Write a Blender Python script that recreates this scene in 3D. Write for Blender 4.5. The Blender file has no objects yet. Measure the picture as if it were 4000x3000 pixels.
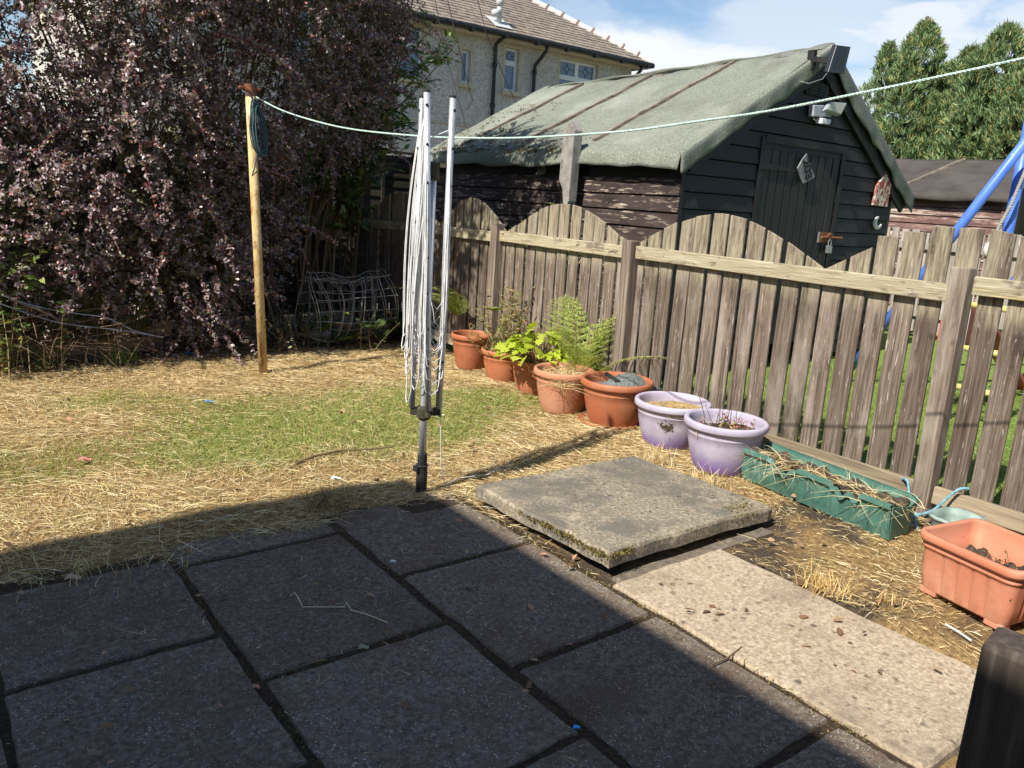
import bpy, math, random
import numpy as np
from mathutils import Vector, Matrix

random.seed(11)
rng = np.random.default_rng(11)
C = bpy.context.scene.collection
U = random.uniform
PI = math.pi

# ------------------------------------------------------------------ scene, camera
# world: X runs from the boundary fence (X = 0) into the neighbour's garden, Y along the fence, Z up
scene = bpy.context.scene
CAM = np.array([-4.48, -1.868, 1.6])
FPX = 3100.0
_p, _r, _y = math.radians(13.2), math.radians(3.55), math.radians(38)
_f = np.array([math.sin(_y) * math.cos(_p), math.cos(_y) * math.cos(_p), -math.sin(_p)])
_rt = np.array([math.cos(_y), -math.sin(_y), 0.0])
_dn = np.cross(_f, _rt)
_right = math.cos(_r) * _rt - math.sin(_r) * _dn
_down = math.sin(_r) * _rt + math.cos(_r) * _dn
cam_d = bpy.data.cameras.new('camera')
cam = bpy.data.objects.new('camera', cam_d)
C.objects.link(cam)
m = Matrix(((_right[0], -_down[0], -_f[0], CAM[0]), (_right[1], -_down[1], -_f[1], CAM[1]),
            (_right[2], -_down[2], -_f[2], CAM[2]), (0, 0, 0, 1)))
cam.matrix_world = m
cam_d.sensor_width = 36
cam_d.lens = 36 * FPX / 4000
cam_d.clip_start = 0.05
cam_d.clip_end = 3000
scene.camera = cam


def ray(x, y):
    return _right * ((x - 2000) / FPX) + _down * ((y - 1500) / FPX) + _f


def at_y(x, y, Y):
    d = ray(x, y); return CAM + d * ((Y - CAM[1]) / d[1])


def at_x(x, y, X):
    d = ray(x, y); return CAM + d * ((X - CAM[0]) / d[0])


def at_z(x, y, Z=0.0):
    d = ray(x, y); return CAM + d * ((Z - CAM[2]) / d[2])


# ------------------------------------------------------------------ materials
def _nt(name):
    mt = bpy.data.materials.new(name)
    mt.use_nodes = True
    nt = mt.node_tree
    return mt, nt, nt.nodes['Principled BSDF'], nt.nodes['Material Output']


def _ramp(nt, stops, interp='LINEAR'):
    r = nt.nodes.new('ShaderNodeValToRGB')
    r.color_ramp.interpolation = interp
    e = r.color_ramp.elements
    while len(e) > len(stops):
        e.remove(e[-1])
    while len(e) < len(stops):
        e.new(0.5)
    for q, (p, c) in zip(e, stops):
        q.position = p
        q.color = (*c, 1) if len(c) == 3 else c
    return r


def _noise(nt, vec, scale, detail=6, rough=.6, dist=0.0):
    n = nt.nodes.new('ShaderNodeTexNoise')
    n.inputs['Scale'].default_value = scale
    n.inputs['Detail'].default_value = detail
    n.inputs['Roughness'].default_value = rough
    n.inputs['Distortion'].default_value = dist
    nt.links.new(vec, n.inputs['Vector'])
    return n.outputs['Fac']


def _mix(nt, fac, a, b, mode='MIX'):
    x = nt.nodes.new('ShaderNodeMix')
    x.data_type = 'RGBA'
    x.blend_type = mode
    for sock, v in ((x.inputs[0], fac), (x.inputs[6], a), (x.inputs[7], b)):
        if hasattr(v, 'is_output'):
            nt.links.new(v, sock)
        elif isinstance(v, (int, float)):
            sock.default_value = v
        else:
            sock.default_value = (*v, 1)
    return x.outputs[2]


def _math(nt, op, a, b=0.0, clamp=False):
    x = nt.nodes.new('ShaderNodeMath')
    x.operation = op
    x.use_clamp = clamp
    for sock, v in ((x.inputs[0], a), (x.inputs[1], b)):
        if hasattr(v, 'is_output'):
            nt.links.new(v, sock)
        else:
            sock.default_value = v
    return x.outputs[0]


def _coords(nt, stretch=(1, 1, 1), rnd=True):
    tc = nt.nodes.new('ShaderNodeTexCoord')
    mp = nt.nodes.new('ShaderNodeMapping')
    mp.inputs['Scale'].default_value = stretch
    nt.links.new(tc.outputs['Object'], mp.inputs['Vector'])
    out = mp.outputs['Vector']
    if rnd:
        oi = nt.nodes.new('ShaderNodeObjectInfo')
        s = _math(nt, 'MULTIPLY', oi.outputs['Random'], 37.0)
        ad = nt.nodes.new('ShaderNodeVectorMath')
        ad.operation = 'ADD'
        nt.links.new(out, ad.inputs[0])
        nt.links.new(s, ad.inputs[1])
        out = ad.outputs[0]
    return tc.outputs['Object'], out


def mat(name, stops, scale=6, stretch=(1, 1, 1), rough=.85, bump=.3, bscale=None, spec=.25, metal=0.0,
        patches=(), detail=8, dist=0.0, spots=None, tone=0.0, bdist=.01):
    """stops: colour ramp over a noise; patches: (colour, scale, lo, hi[, stretch]) stains laid over it;
    spots: (colour, voronoi scale, radius) small specks"""
    mt, nt, bs, out = _nt(name)
    raw, v = _coords(nt, stretch)
    col = _ramp(nt, stops)
    nt.links.new(_noise(nt, v, scale, detail, .62, dist), col.inputs[0])
    c = col.outputs[0]
    for p in patches:
        vv = v
        if len(p) > 4:
            _, vv = _coords(nt, p[4])
        mr = _ramp(nt, [(p[2], (0, 0, 0)), (p[3], (1, 1, 1))])
        nt.links.new(_noise(nt, vv, p[1], 9, .65), mr.inputs[0])
        c = _mix(nt, mr.outputs[0], c, p[0])
    if spots:
        for (sc, vs, rad) in (spots if isinstance(spots, list) else [spots]):
            vo = nt.nodes.new('ShaderNodeTexVoronoi')
            vo.inputs['Scale'].default_value = vs
            _, vv = _coords(nt)
            nt.links.new(vv, vo.inputs['Vector'])
            mr = _ramp(nt, [(rad * .45, (1, 1, 1)), (rad, (0, 0, 0))])
            own = _math(nt, 'FRACT', _math(nt, 'MULTIPLY', vo.outputs['Color'], 7.3))
            ragged = _math(nt, 'MULTIPLY', _math(nt, 'SUBTRACT', _noise(nt, vv, vs * 2.2, 4, .7), .5), rad * 1.6)
            dd_ = _math(nt, 'ADD', _math(nt, 'ADD', vo.outputs['Distance'], ragged), _math(nt, 'MULTIPLY', own, rad * .8))
            nt.links.new(dd_, mr.inputs[0])
            clump = _ramp(nt, [(.42, (.15, .15, .15)), (.6, (1, 1, 1))]); nt.links.new(_noise(nt, vv, vs * .09, 4, .6), clump.inputs[0])
            sel = _math(nt, 'MULTIPLY', _math(nt, 'LESS_THAN', own, .7), clump.outputs[0])
            c = _mix(nt, _math(nt, 'MULTIPLY', mr.outputs[0], sel), c, sc)
    if tone:
        oi = nt.nodes.new('ShaderNodeObjectInfo')
        f = _math(nt, 'ADD', _math(nt, 'MULTIPLY', oi.outputs['Random'], tone * 2), 1 - tone)
        hs = nt.nodes.new('ShaderNodeHueSaturation')
        nt.links.new(f, hs.inputs['Value'])
        nt.links.new(c, hs.inputs['Color'])
        c = hs.outputs[0]
    nt.links.new(c, bs.inputs['Base Color'])
    bs.inputs['Roughness'].default_value = rough
    bs.inputs['Specular IOR Level'].default_value = spec
    bs.inputs['Metallic'].default_value = metal
    if bump:
        b = nt.nodes.new('ShaderNodeBump')
        b.inputs['Strength'].default_value = bump
        b.inputs['Distance'].default_value = bdist
        nt.links.new(_noise(nt, v, bscale or scale * 2, 8, .65), b.inputs['Height'])
        nt.links.new(b.outputs[0], bs.inputs['Normal'])
    return mt


def leafmat(name, stops, rough=.5, spec=.35, trans=.25, tcol=None):
    """every leaf is an island with its own colour from the ramp"""
    mt, nt, bs, out = _nt(name)
    g = nt.nodes.new('ShaderNodeNewGeometry')
    col = _ramp(nt, stops)
    nt.links.new(g.outputs['Random Per Island'], col.inputs[0])
    nt.links.new(col.outputs[0], bs.inputs['Base Color'])
    bs.inputs['Roughness'].default_value = rough
    bs.inputs['Specular IOR Level'].default_value = spec
    if trans:
        t = nt.nodes.new('ShaderNodeBsdfTranslucent')
        tc = _mix(nt, 1.0, col.outputs[0], tcol or (1, 1, .8), 'MULTIPLY')
        nt.links.new(tc, t.inputs['Color'])
        ms = nt.nodes.new('ShaderNodeMixShader')
        ms.inputs[0].default_value = trans
        nt.links.new(bs.outputs[0], ms.inputs[1])
        nt.links.new(t.outputs[0], ms.inputs[2])
        nt.links.new(ms.outputs[0], out.inputs[0])
    return mt


def wood(name, dark, mid, light, axis='z', rough=.9, bump=.5, patches=(), tone=.12, scale=14):
    st = {'z': (1, 1, .05), 'y': (1, .05, 1), 'x': (.05, 1, 1)}[axis]
    return mat(name, [(.3, dark), (.5, mid), (.72, light)], scale, st, rough, bump, scale * 2.2, .2,
               patches=patches, tone=tone, dist=.6)


# ------------------------------------------------------------------ mesh building
class MB:
    def __init__(s):
        s.v = []; s.f = []

    def add(s, vs, fs):
        o = len(s.v)
        s.v += [tuple(float(c) for c in q) for q in vs]
        s.f += [tuple(i + o for i in f) for f in fs]
        return s

    def box(s, x0, x1, y0, y1, z0, z1):
        return s.add([(x0, y0, z0), (x1, y0, z0), (x1, y1, z0), (x0, y1, z0), (x0, y0, z1), (x1, y0, z1), (x1, y1, z1), (x0, y1, z1)],
                     [(3, 2, 1, 0), (4, 5, 6, 7), (0, 1, 5, 4), (1, 2, 6, 5), (2, 3, 7, 6), (3, 0, 4, 7)])

    def bar(s, p, q, w, h, up=(0, 0, 1)):
        p, q = Vector(p), Vector(q)
        d = (q - p).normalized()
        a = d.cross(Vector(up))
        if a.length < 1e-4:
            a = d.cross(Vector((1, 0, 0)))
        a.normalize(); b = a.cross(d)
        vs = []
        for c in (p, q):
            for i, j in ((-1, -1), (1, -1), (1, 1), (-1, 1)):
                vs.append(c + a * (i * w / 2) + b * (j * h / 2))
        return s.add(vs, [(0, 1, 2, 3), (7, 6, 5, 4), (0, 4, 5, 1), (1, 5, 6, 2), (2, 6, 7, 3), (3, 7, 4, 0)])

    def tube(s, pts, r, seg=8, caps=True):
        pts = [Vector(p) for p in pts]
        n = len(pts)
        rs = r if isinstance(r, (list, tuple)) else [r] * n
        vs = []; fs = []
        a = None
        for i, p in enumerate(pts):
            d = (pts[min(i + 1, n - 1)] - pts[max(i - 1, 0)])
            d = d.normalized() if d.length > 1e-9 else Vector((0, 0, 1))
            if a is None:
                a = d.cross(Vector((.31, .87, .38)))
                if a.length < .1: a = d.cross(Vector((1, 0, 0)))
            else:
                a = a - d * a.dot(d)
            a.normalize(); b = d.cross(a)
            for k in range(seg):
                t = 2 * PI * k / seg
                vs.append(p + (a * math.cos(t) + b * math.sin(t)) * rs[i])
        for i in range(n - 1):
            for k in range(seg):
                k2 = (k + 1) % seg
                fs.append((i * seg + k, i * seg + k2, (i + 1) * seg + k2, (i + 1) * seg + k))
        if caps:
            fs.append(tuple(range(seg - 1, -1, -1)))
            fs.append(tuple((n - 1) * seg + k for k in range(seg)))
        return s.add(vs, fs)

    def lathe(s, prof, c=(0, 0, 0), seg=40, wob=0.0):
        vs = []; fs = []
        ph = U(0, 6)
        for (r, z) in prof:
            for k in range(seg):
                t = 2 * PI * k / seg
                rr = r * (1 + wob * math.sin(2 * t + ph))
                vs.append((c[0] + rr * math.cos(t), c[1] + rr * math.sin(t), c[2] + z))
        for i in range(len(prof) - 1):
            for k in range(seg):
                k2 = (k + 1) % seg
                fs.append((i * seg + k, i * seg + k2, (i + 1) * seg + k2, (i + 1) * seg + k))
        return s.add(vs, fs)

    def prism(s, pts, ext):
        n = len(pts)
        e = Vector(ext)
        vs = [Vector(p) for p in pts] + [Vector(p) + e for p in pts]
        fs = [tuple(range(n - 1, -1, -1)), tuple(range(n, 2 * n))]
        for i in range(n):
            j = (i + 1) % n
            fs.append((i, j, n + j, n + i))
        return s.add(vs, fs)

    def grid(s, fn, nu, nv):
        vs = [fn(i / nu, j / nv) for j in range(nv + 1) for i in range(nu + 1)]
        w = nu + 1
        fs = [(j * w + i, j * w + i + 1, (j + 1) * w + i + 1, (j + 1) * w + i) for j in range(nv) for i in range(nu)]
        return s.add(vs, fs)

    def ball(s, c, r, seg=12, ring=8, sc=(1, 1, 1)):
        def fn(a, b):
            t, p = a * 2 * PI, (b - .5) * PI
            return (c[0] + r * sc[0] * math.cos(t) * math.cos(p), c[1] + r * sc[1] * math.sin(t) * math.cos(p), c[2] + r * sc[2] * math.sin(p))
        return s.grid(fn, seg, ring)


def link(o, parent=None):
    C.objects.link(o)
    if parent is not None:
        o.parent = parent
    return o


def obj(name, mb, m, parent=None, smooth=False, bevel=0.0, world=True, solid=0.0):
    """mb holds world coordinates (world=True) or coordinates relative to the parent"""
    me = bpy.data.meshes.new(name)
    off = Vector((0, 0, 0))
    if parent is not None and world:
        q = parent
        while q is not None:
            off += Vector(q.location); q = q.parent
    vs = [(a - off.x, b - off.y, c - off.z) for a, b, c in mb.v] if off.length else mb.v
    me.from_pydata(vs, [], mb.f)
    me.materials.append(m)
    if smooth:
        me.polygons.foreach_set('use_smooth', [True] * len(me.polygons))
    me.update()
    o = link(bpy.data.objects.new(name, me), parent)
    if solid:
        md = o.modifiers.new('s', 'SOLIDIFY'); md.thickness = solid; md.offset = -1
    if bevel:
        md = o.modifiers.new('b', 'BEVEL'); md.width = bevel; md.segments = 2; md.limit_method = 'ANGLE'
        md.angle_limit = math.radians(40)
    return o


def thing(name, label, cat, loc=(0, 0, 0), group=None):
    o = bpy.data.objects.new(name, None)
    o.empty_display_size = .1
    link(o)
    o.location = loc
    return tag(o, label, cat, group)


def tag(o, label, cat, group=None, kind=None):
    o['label'] = label
    o['category'] = cat
    if group: o['group'] = group
    if kind: o['kind'] = kind
    return o


def struct(o):
    o['kind'] = 'structure'
    return o


def np_obj(name, V, n, m, parent=None, smooth=False):
    """V: (N*n,3) array, faces are consecutive runs of n vertices"""
    V = np.asarray(V, dtype=np.float32).reshape(-1, 3)
    if parent is not None:
        off = np.zeros(3); q = parent
        while q is not None:
            off += np.array(q.location); q = q.parent
        V = V - off.astype(np.float32)
    nf = len(V) // n
    me = bpy.data.meshes.new(name)
    me.vertices.add(len(V)); me.vertices.foreach_set('co', V.ravel())
    me.loops.add(nf * n); me.loops.foreach_set('vertex_index', np.arange(nf * n, dtype=np.int32))
    me.polygons.add(nf)
    me.polygons.foreach_set('loop_start', np.arange(0, nf * n, n, dtype=np.int32))
    me.polygons.foreach_set('loop_total', np.full(nf, n, dtype=np.int32))
    me.materials.append(m)
    me.update(calc_edges=True)
    me.validate()
    return link(bpy.data.objects.new(name, me), parent)


def np_quads(name, V, F, m, parent=None):
    V = np.asarray(V, dtype=np.float32)
    if parent is not None:
        off = np.zeros(3); q = parent
        while q is not None:
            off += np.array(q.location); q = q.parent
        V = V - off.astype(np.float32)
    F = np.asarray(F, dtype=np.int32)
    me = bpy.data.meshes.new(name)
    me.vertices.add(len(V)); me.vertices.foreach_set('co', V.ravel())
    me.loops.add(F.size); me.loops.foreach_set('vertex_index', F.ravel())
    me.polygons.add(len(F))
    me.polygons.foreach_set('loop_start', np.arange(0, F.size, F.shape[1], dtype=np.int32))
    me.polygons.foreach_set('loop_total', np.full(len(F), F.shape[1], dtype=np.int32))
    me.materials.append(m)
    me.update(calc_edges=True)
    return link(bpy.data.objects.new(name, me), parent)


def unit(v):
    return v / np.maximum(np.linalg.norm(v, axis=-1, keepdims=True), 1e-9)


def rdir(n, up=0.0):
    v = rng.normal(size=(n, 3)); v[:, 2] += up
    return unit(v)


def leaf_shape(P, D, N, L, W, outline):
    """leaves at P along D, facing N; outline: list of (along 0..1, across -1..1)"""
    S = unit(np.cross(D, N)); Nn = np.cross(S, D)
    L = np.asarray(L).reshape(-1, 1); W = np.asarray(W).reshape(-1, 1)
    pts = []
    for a, b in outline:
        pts.append(P + D * (L * a) + S * (W * b * .5) + Nn * (L * (.10 * abs(b) - .12 * a * a)))
    return np.stack(pts, 1).reshape(-1, 3)


OVAL = [(0, 0), (.3, .62), (.68, 1), (1, 0.25), (1, -.25), (.68, -1), (.3, -.62)]
LANCE = [(0, 0), (.3, .9), (.6, .8), (1, 0), (.6, -.8), (.3, -.9)]
PALM = [(0, 0), (.12, .75), (.35, .55), (.5, 1.1), (.62, .5), (.8, .62), (.82, .25), (1.05, 0),
        (.82, -.25), (.8, -.62), (.62, -.5), (.5, -1.1), (.35, -.55), (.12, -.75)]


def strands(name, P, D, L, W, bend, m, seg=2, parent=None):
    """thin flat stalks from P along D with a bend vector"""
    n = len(P)
    L = L.reshape(-1, 1); W = W.reshape(-1, 1)
    S = unit(np.cross(D, rdir(n, 1.2)))
    rows = []
    for i in range(seg + 1):
        t = i / seg
        c = P + D * L * t + bend * L * t * t
        w = W * (1 - .75 * t)
        rows += [c - S * w * .5, c + S * w * .5]
    V = np.stack(rows, 1).reshape(-1, 3)
    k = 2 * (seg + 1)
    base = (np.arange(n) * k)[:, None]
    F = np.concatenate([base + np.array([[2 * i, 2 * i + 1, 2 * i + 3, 2 * i + 2]]) for i in range(seg)], 0)
    return np_quads(name, V, F, m, parent)


# ------------------------------------------------------------------ light and sky
EL, AZ = math.radians(46.5), math.radians(10.0)
sun_dir = Vector((math.cos(EL) * math.cos(AZ), math.cos(EL) * math.sin(AZ), -math.sin(EL)))
sd = bpy.data.lights.new('sun', 'SUN')
sd.energy = 4.6
sd.angle = math.radians(.53)
sd.color = (1, .95, .86)
so = bpy.data.objects.new('sun', sd); C.objects.link(so)
so.rotation_euler = sun_dir.to_track_quat('-Z', 'Y').to_euler()
so.location = (-10, -2, 12)

w = bpy.data.worlds.new('World'); scene.world = w
w.use_nodes = True
nt = w.node_tree
bg = nt.nodes['Background']
sky = nt.nodes.new('ShaderNodeTexSky')
sky.sky_type = 'NISHITA'
sky.sun_disc = False
sky.sun_elevation = EL
sky.sun_rotation = math.atan2(-sun_dir.x, -sun_dir.y)
sky.air_density = 1.0; sky.dust_density = .6; sky.ozone_density = 1.6
tc = nt.nodes.new('ShaderNodeTexCoord')


def sky_patch(d0, sx, sz, seed, lo, hi, scale):
    """soft bank of cloud round the world direction d0, its outline broken up by noise"""
    d0 = Vector(d0).normalized()
    side = Vector((d0.y, -d0.x, 0)).normalized(); upv = side.cross(d0)
    mp = nt.nodes.new('ShaderNodeMapping')
    mp.inputs['Location'].default_value = (seed, seed * .7, 0)
    mp.inputs['Rotation'].default_value = (.25, .3, .4)
    mp.inputs['Scale'].default_value = (1, 1, 3.0)
    nt.links.new(tc.outputs['Generated'], mp.inputs['Vector'])
    n1 = _noise(nt, mp.outputs['Vector'], scale, 8, .55, .6)
    n2 = _noise(nt, mp.outputs['Vector'], scale * 2.3, 6, .5, .3)
    vals = []
    for ax, sc, nn in ((side, sx, n1), (upv, sz, n2)):
        dp = nt.nodes.new('ShaderNodeVectorMath'); dp.operation = 'DOT_PRODUCT'
        nt.links.new(tc.outputs['Generated'], dp.inputs[0]); dp.inputs[1].default_value = ax
        q = _math(nt, 'ADD', _math(nt, 'DIVIDE', dp.outputs['Value'], sc), _math(nt, 'MULTIPLY', _math(nt, 'SUBTRACT', nn, .5), 2.6))
        vals.append(_math(nt, 'MULTIPLY', q, q))
    r2 = _math(nt, 'ADD', vals[0], vals[1])
    fall = _math(nt, 'DIVIDE', 1.0, _math(nt, 'ADD', 1.0, _math(nt, 'MULTIPLY', r2, r2)))
    rp = _ramp(nt, [(lo, (0, 0, 0)), (hi, (1, 1, 1))], 'EASE')
    nt.links.new(fall, rp.inputs[0])
    return rp.outputs[0]


hs0 = nt.nodes.new('ShaderNodeHueSaturation')
hs0.inputs['Saturation'].default_value = 1.12
nt.links.new(sky.outputs[0], hs0.inputs['Color'])
skyc = hs0.outputs[0]
cl = None
for (px, py, sx, sz, seed, lo, hi, scl, amt) in ((2700, 270, .17, .045, 3.1, .05, .95, 3.2, .95), (3150, 90, .12, .045, 5.2, .1, 1.0, 5, .55),
                                                 (3620, 110, .08, .03, 8.0, .1, 1.0, 7, .8), (3050, 380, .16, .03, 1.0, .1, 1.0, 5, .6),
                                                 (3860, 200, .08, .05, 2.4, .1, 1.0, 7, .7), (2300, 60, .05, .02, 4.4, .2, 1.0, 9, .3)):
    f = _math(nt, 'MULTIPLY', sky_patch(ray(px, py), sx, sz, seed, lo, hi, scl), amt)
    cl = f if cl is None else _math(nt, 'MAXIMUM', cl, f)
# high thin cloud over the rest of the sky, added to whiten the ambient light
mp = nt.nodes.new('ShaderNodeMapping'); mp.inputs['Scale'].default_value = (1, 1, 2.2); mp.inputs['Location'].default_value = (4.2, 1.1, .3)
nt.links.new(tc.outputs['Generated'], mp.inputs['Vector'])
hz = _ramp(nt, [(.5, (0, 0, 0)), (.9, (.45, .45, .45))]); nt.links.new(_noise(nt, mp.outputs['Vector'], 2.6, 8, .55, .8), hz.inputs[0])
cl = _math(nt, 'MAXIMUM', cl, hz.outputs[0])
skyc = _mix(nt, cl, skyc, (7.0, 7.2, 7.5))
nt.links.new(skyc, bg.inputs['Color'])
bg.inputs['Strength'].default_value = .085
scene.view_settings.view_transform = 'Standard'
scene.view_settings.look = 'None'
scene.view_settings.exposure = 0.72
scene.view_settings.gamma = 1.0
scene.cycles.max_bounces = 6
scene.cycles.use_denoising = True

# ------------------------------------------------------------------ ground
PX0, PX1, PY1 = -4.5, -2.2, 1.62          # patio edges


def height(x, y):
    z = .012 * math.sin(x * 2.3 + y * 1.1) + .012 * math.sin(y * 3.7 - x * 1.9) + .008 * math.sin(x * 9 + y * 7)
    if x < -2.16 and y < 1.40: return -.035
    if -2.2 < x < -1.44 and y < .33: return -.03
    if -2.2 < x < -.85 and .3 < y < 1.45: return -.02
    if x > .05: return -.01 + z * .5
    return z - .006


def axis_pts(lo, hi, step):
    core = list(np.arange(lo, hi + 1e-6, step))
    out = []
    d = step
    p = hi
    while p < 900:
        d *= 1.6; p += d; out.append(p)
    inn = []
    d = step; p = lo
    while p > -900:
        d *= 1.6; p -= d; inn.append(p)
    return inn[::-1] + core + out


xs = axis_pts(-6.5, 3.5, .07); ys = axis_pts(-3.0, 7.5, .07)
gb = MB()
gb.v = [(x, y, height(x, y) if abs(x) < 9 and abs(y) < 9 else -.01) for y in ys for x in xs]
wdt = len(xs)
gb.f = [(j * wdt + i, j * wdt + i + 1, (j + 1) * wdt + i + 1, (j + 1) * wdt + i) for j in range(len(ys) - 1) for i in range(wdt - 1)]


def ground_mat():
    mt, nt, bs, out = _nt('ground')
    raw, v = _coords(nt, rnd=False)
    straw = _ramp(nt, [(.25, (.07, .045, .022)), (.45, (.21, .135, .06)), (.62, (.40, .27, .12)), (.8, (.55, .41, .21))])
    nt.links.new(_noise(nt, v, 38, 9, .7), straw.inputs[0])
    soil = _ramp(nt, [(.3, (.035, .026, .019)), (.6, (.10, .075, .052)), (.85, (.2, .16, .11))])
    nt.links.new(_noise(nt, v, 45, 9, .7), soil.inputs[0])
    green = _ramp(nt, [(.3, (.07, .11, .025)), (.55, (.19, .27, .06)), (.8, (.33, .40, .12))])
    nt.links.new(_noise(nt, v, 30, 9, .7), green.inputs[0])
    sep = nt.nodes.new('ShaderNodeSeparateXYZ'); nt.links.new(raw, sep.inputs[0])
    X, Y = sep.outputs[0], sep.outputs[1]
    wob = _math(nt, 'MULTIPLY', _math(nt, 'SUBTRACT', _noise(nt, v, 2.2, 5), .5), 1.0)
    # bare soil under the shrubs along the back and in the border by the path
    ms = _math(nt, 'GREATER_THAN', _math(nt, 'ADD', Y, wob), 5.75)
    pt = _ramp(nt, [(.48, (0, 0, 0)), (.58, (1, 1, 1))]); nt.links.new(_noise(nt, v, 1.7, 5), pt.inputs[0])
    border = _math(nt, 'MULTIPLY', _math(nt, 'LESS_THAN', Y, .75), pt.outputs[0])
    ms = _math(nt, 'MAXIMUM', ms, border)
    patio = _math(nt, 'MULTIPLY', _math(nt, 'LESS_THAN', X, -2.1), _math(nt, 'LESS_THAN', Y, 1.55))
    ms = _math(nt, 'MAXIMUM', ms, patio)
    c = _mix(nt, ms, straw.outputs[0], soil.outputs[0])
    gmk = _ramp(nt, [(.35, (0, 0, 0)), (.6, (1, 1, 1))])
    ex = _math(nt, 'DIVIDE', _math(nt, 'ADD', X, 2.0), 1.9); ey = _math(nt, 'DIVIDE', _math(nt, 'SUBTRACT', Y, 3.1), 1.15)
    rr_ = _math(nt, 'SUBTRACT', 1.0, _math(nt, 'ADD', _math(nt, 'MULTIPLY', ex, ex), _math(nt, 'MULTIPLY', ey, ey)))
    nt.links.new(_math(nt, 'MULTIPLY', _math(nt, 'ADD', rr_, .25, True), _math(nt, 'ADD', _noise(nt, v, 3.0, 5), .15)), gmk.inputs[0])
    c = _mix(nt, _math(nt, 'MULTIPLY', gmk.outputs[0], .5), c, green.outputs[0])
    grey = _ramp(nt, [(.3, (.16, .14, .115)), (.7, (.30, .27, .23))]); nt.links.new(_noise(nt, v, 12, 6), grey.inputs[0])
    nb = _math(nt, 'GREATER_THAN', X, .08)
    c = _mix(nt, nb, c, green.outputs[0])
    c = _mix(nt, _math(nt, 'GREATER_THAN', Y, 7.8), c, grey.outputs[0])  # grey far ground, put in to keep green bounce off the house wall
    nt.links.new(c, bs.inputs['Base Color'])
    bs.inputs['Roughness'].default_value = .95
    bs.inputs['Specular IOR Level'].default_value = .1
    b = nt.nodes.new('ShaderNodeBump'); b.inputs['Strength'].default_value = .7; b.inputs['Distance'].default_value = .02
    nt.links.new(_noise(nt, v, 60, 8, .7), b.inputs['Height']); nt.links.new(b.outputs[0], bs.inputs['Normal'])
    return mt


struct(obj('ground', gb, ground_mat(), smooth=True))

# ------------------------------------------------------------------ patio slabs and path
M_slab = mat('patio_slab', [(.3, (.075, .056, .040)), (.5, (.145, .114, .085)), (.7, (.24, .195, .15))], 48, rough=.9, bump=.6, bscale=90, spec=.2,
             patches=[((.115, .075, .050), 3.0, .50, .70), ((.22, .185, .145), 5.0, .60, .85), ((.055, .042, .029), 9, .60, .76)],
             spots=[((.46, .42, .36), 85, .42), ((.40, .36, .31), 130, .45), ((.035, .028, .022), 60, .25)], tone=.10, bdist=.004)
M_joint = mat('joint_soil', [(.3, (.030, .019, .012)), (.55, (.075, .050, .030)), (.8, (.14, .10, .05))], 55, rough=1, bump=1, bscale=80, bdist=.02)


def slab(x0, x1, y0, y1, ztop, th, tilt=(0, 0), wob=.0055, n=9):
    """flagstone with slightly worn, uneven edges"""
    mb = MB()
    ph = [U(0, 6) for _ in range(6)]

    def edge(t, k):
        return wob * (.5 * math.sin(5 * t + ph[k]) + .35 * math.sin(13 * t + ph[k + 1]) + .2 * math.sin(31 * t + ph[k]))
    ring = []
    for i in range(n * 3): t = i / (n * 3); ring.append((x0 + (x1 - x0) * t, y0 + edge(t, 0)))
    for i in range(n * 3): t = i / (n * 3); ring.append((x1 + edge(t, 1), y0 + (y1 - y0) * t))
    for i in range(n * 3): t = i / (n * 3); ring.append((x1 - (x1 - x0) * t, y1 + edge(t, 2)))
    for i in range(n * 3): t = i / (n * 3); ring.append((x0 + edge(t, 3), y1 - (y1 - y0) * t))
    cx, cy = (x0 + x1) / 2, (y0 + y1) / 2

    def Z(x, y): return ztop + tilt[0] * (x - cx) + tilt[1] * (y - cy)
    k = len(ring)
    ins = [(cx + (x - cx) * .985, cy + (y - cy) * .985) for x, y in ring]
    vs = [(x, y, Z(x, y) - th) for x, y in ring] + [(x, y, Z(x, y) - .012 - U(0, .004)) for x, y in ring] + \
         [(x, y, Z(x, y)) for x, y in ins]
    fs = []
    for a in (0, k):
        for i in range(k):
            j = (i + 1) % k
            fs.append((a + i, a + j, a + k + j, a + k + i))
    fs.append(tuple(2 * k + i for i in range(k)))
    fs.append(tuple(range(k - 1, -1, -1)))
    return mb.add(vs, fs)


bed = MB().grid(lambda a, b: (-4.9 + 2.75 * a, -3.0 + 4.62 * b, -.009 + .006 * math.sin(a * 90 + b * 37) * math.sin(b * 110)), 60, 90)
patio = struct(obj('patio', bed, M_joint, smooth=True))
rows = [(-4.98, -4.37, [(.795, 1.50), (-.02, .765), (-.81, -.05), (-1.6, -.84)]),
        (-4.345, -3.682, [(.795, 1.47), (-.015, .765), (-.82, -.045), (-1.6, -.85)]),
        (-3.652, -2.937, [(1.39, 1.60), (.442, 1.368), (-.34, .416), (-1.1, -.366), (-1.9, -1.127)]),
        (-2.897, -2.195, [(.855, 1.59), (.058, .822), (-.74, .025), (-1.5, -.77)])]
for x0, x1, ys_ in rows:
    for y0, y1 in ys_:
        obj('paving_slab', slab(x0, x1, y0, y1, U(-.003, .004), .05, (U(-.006, .006), U(-.006, .006))), M_slab, patio)

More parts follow.
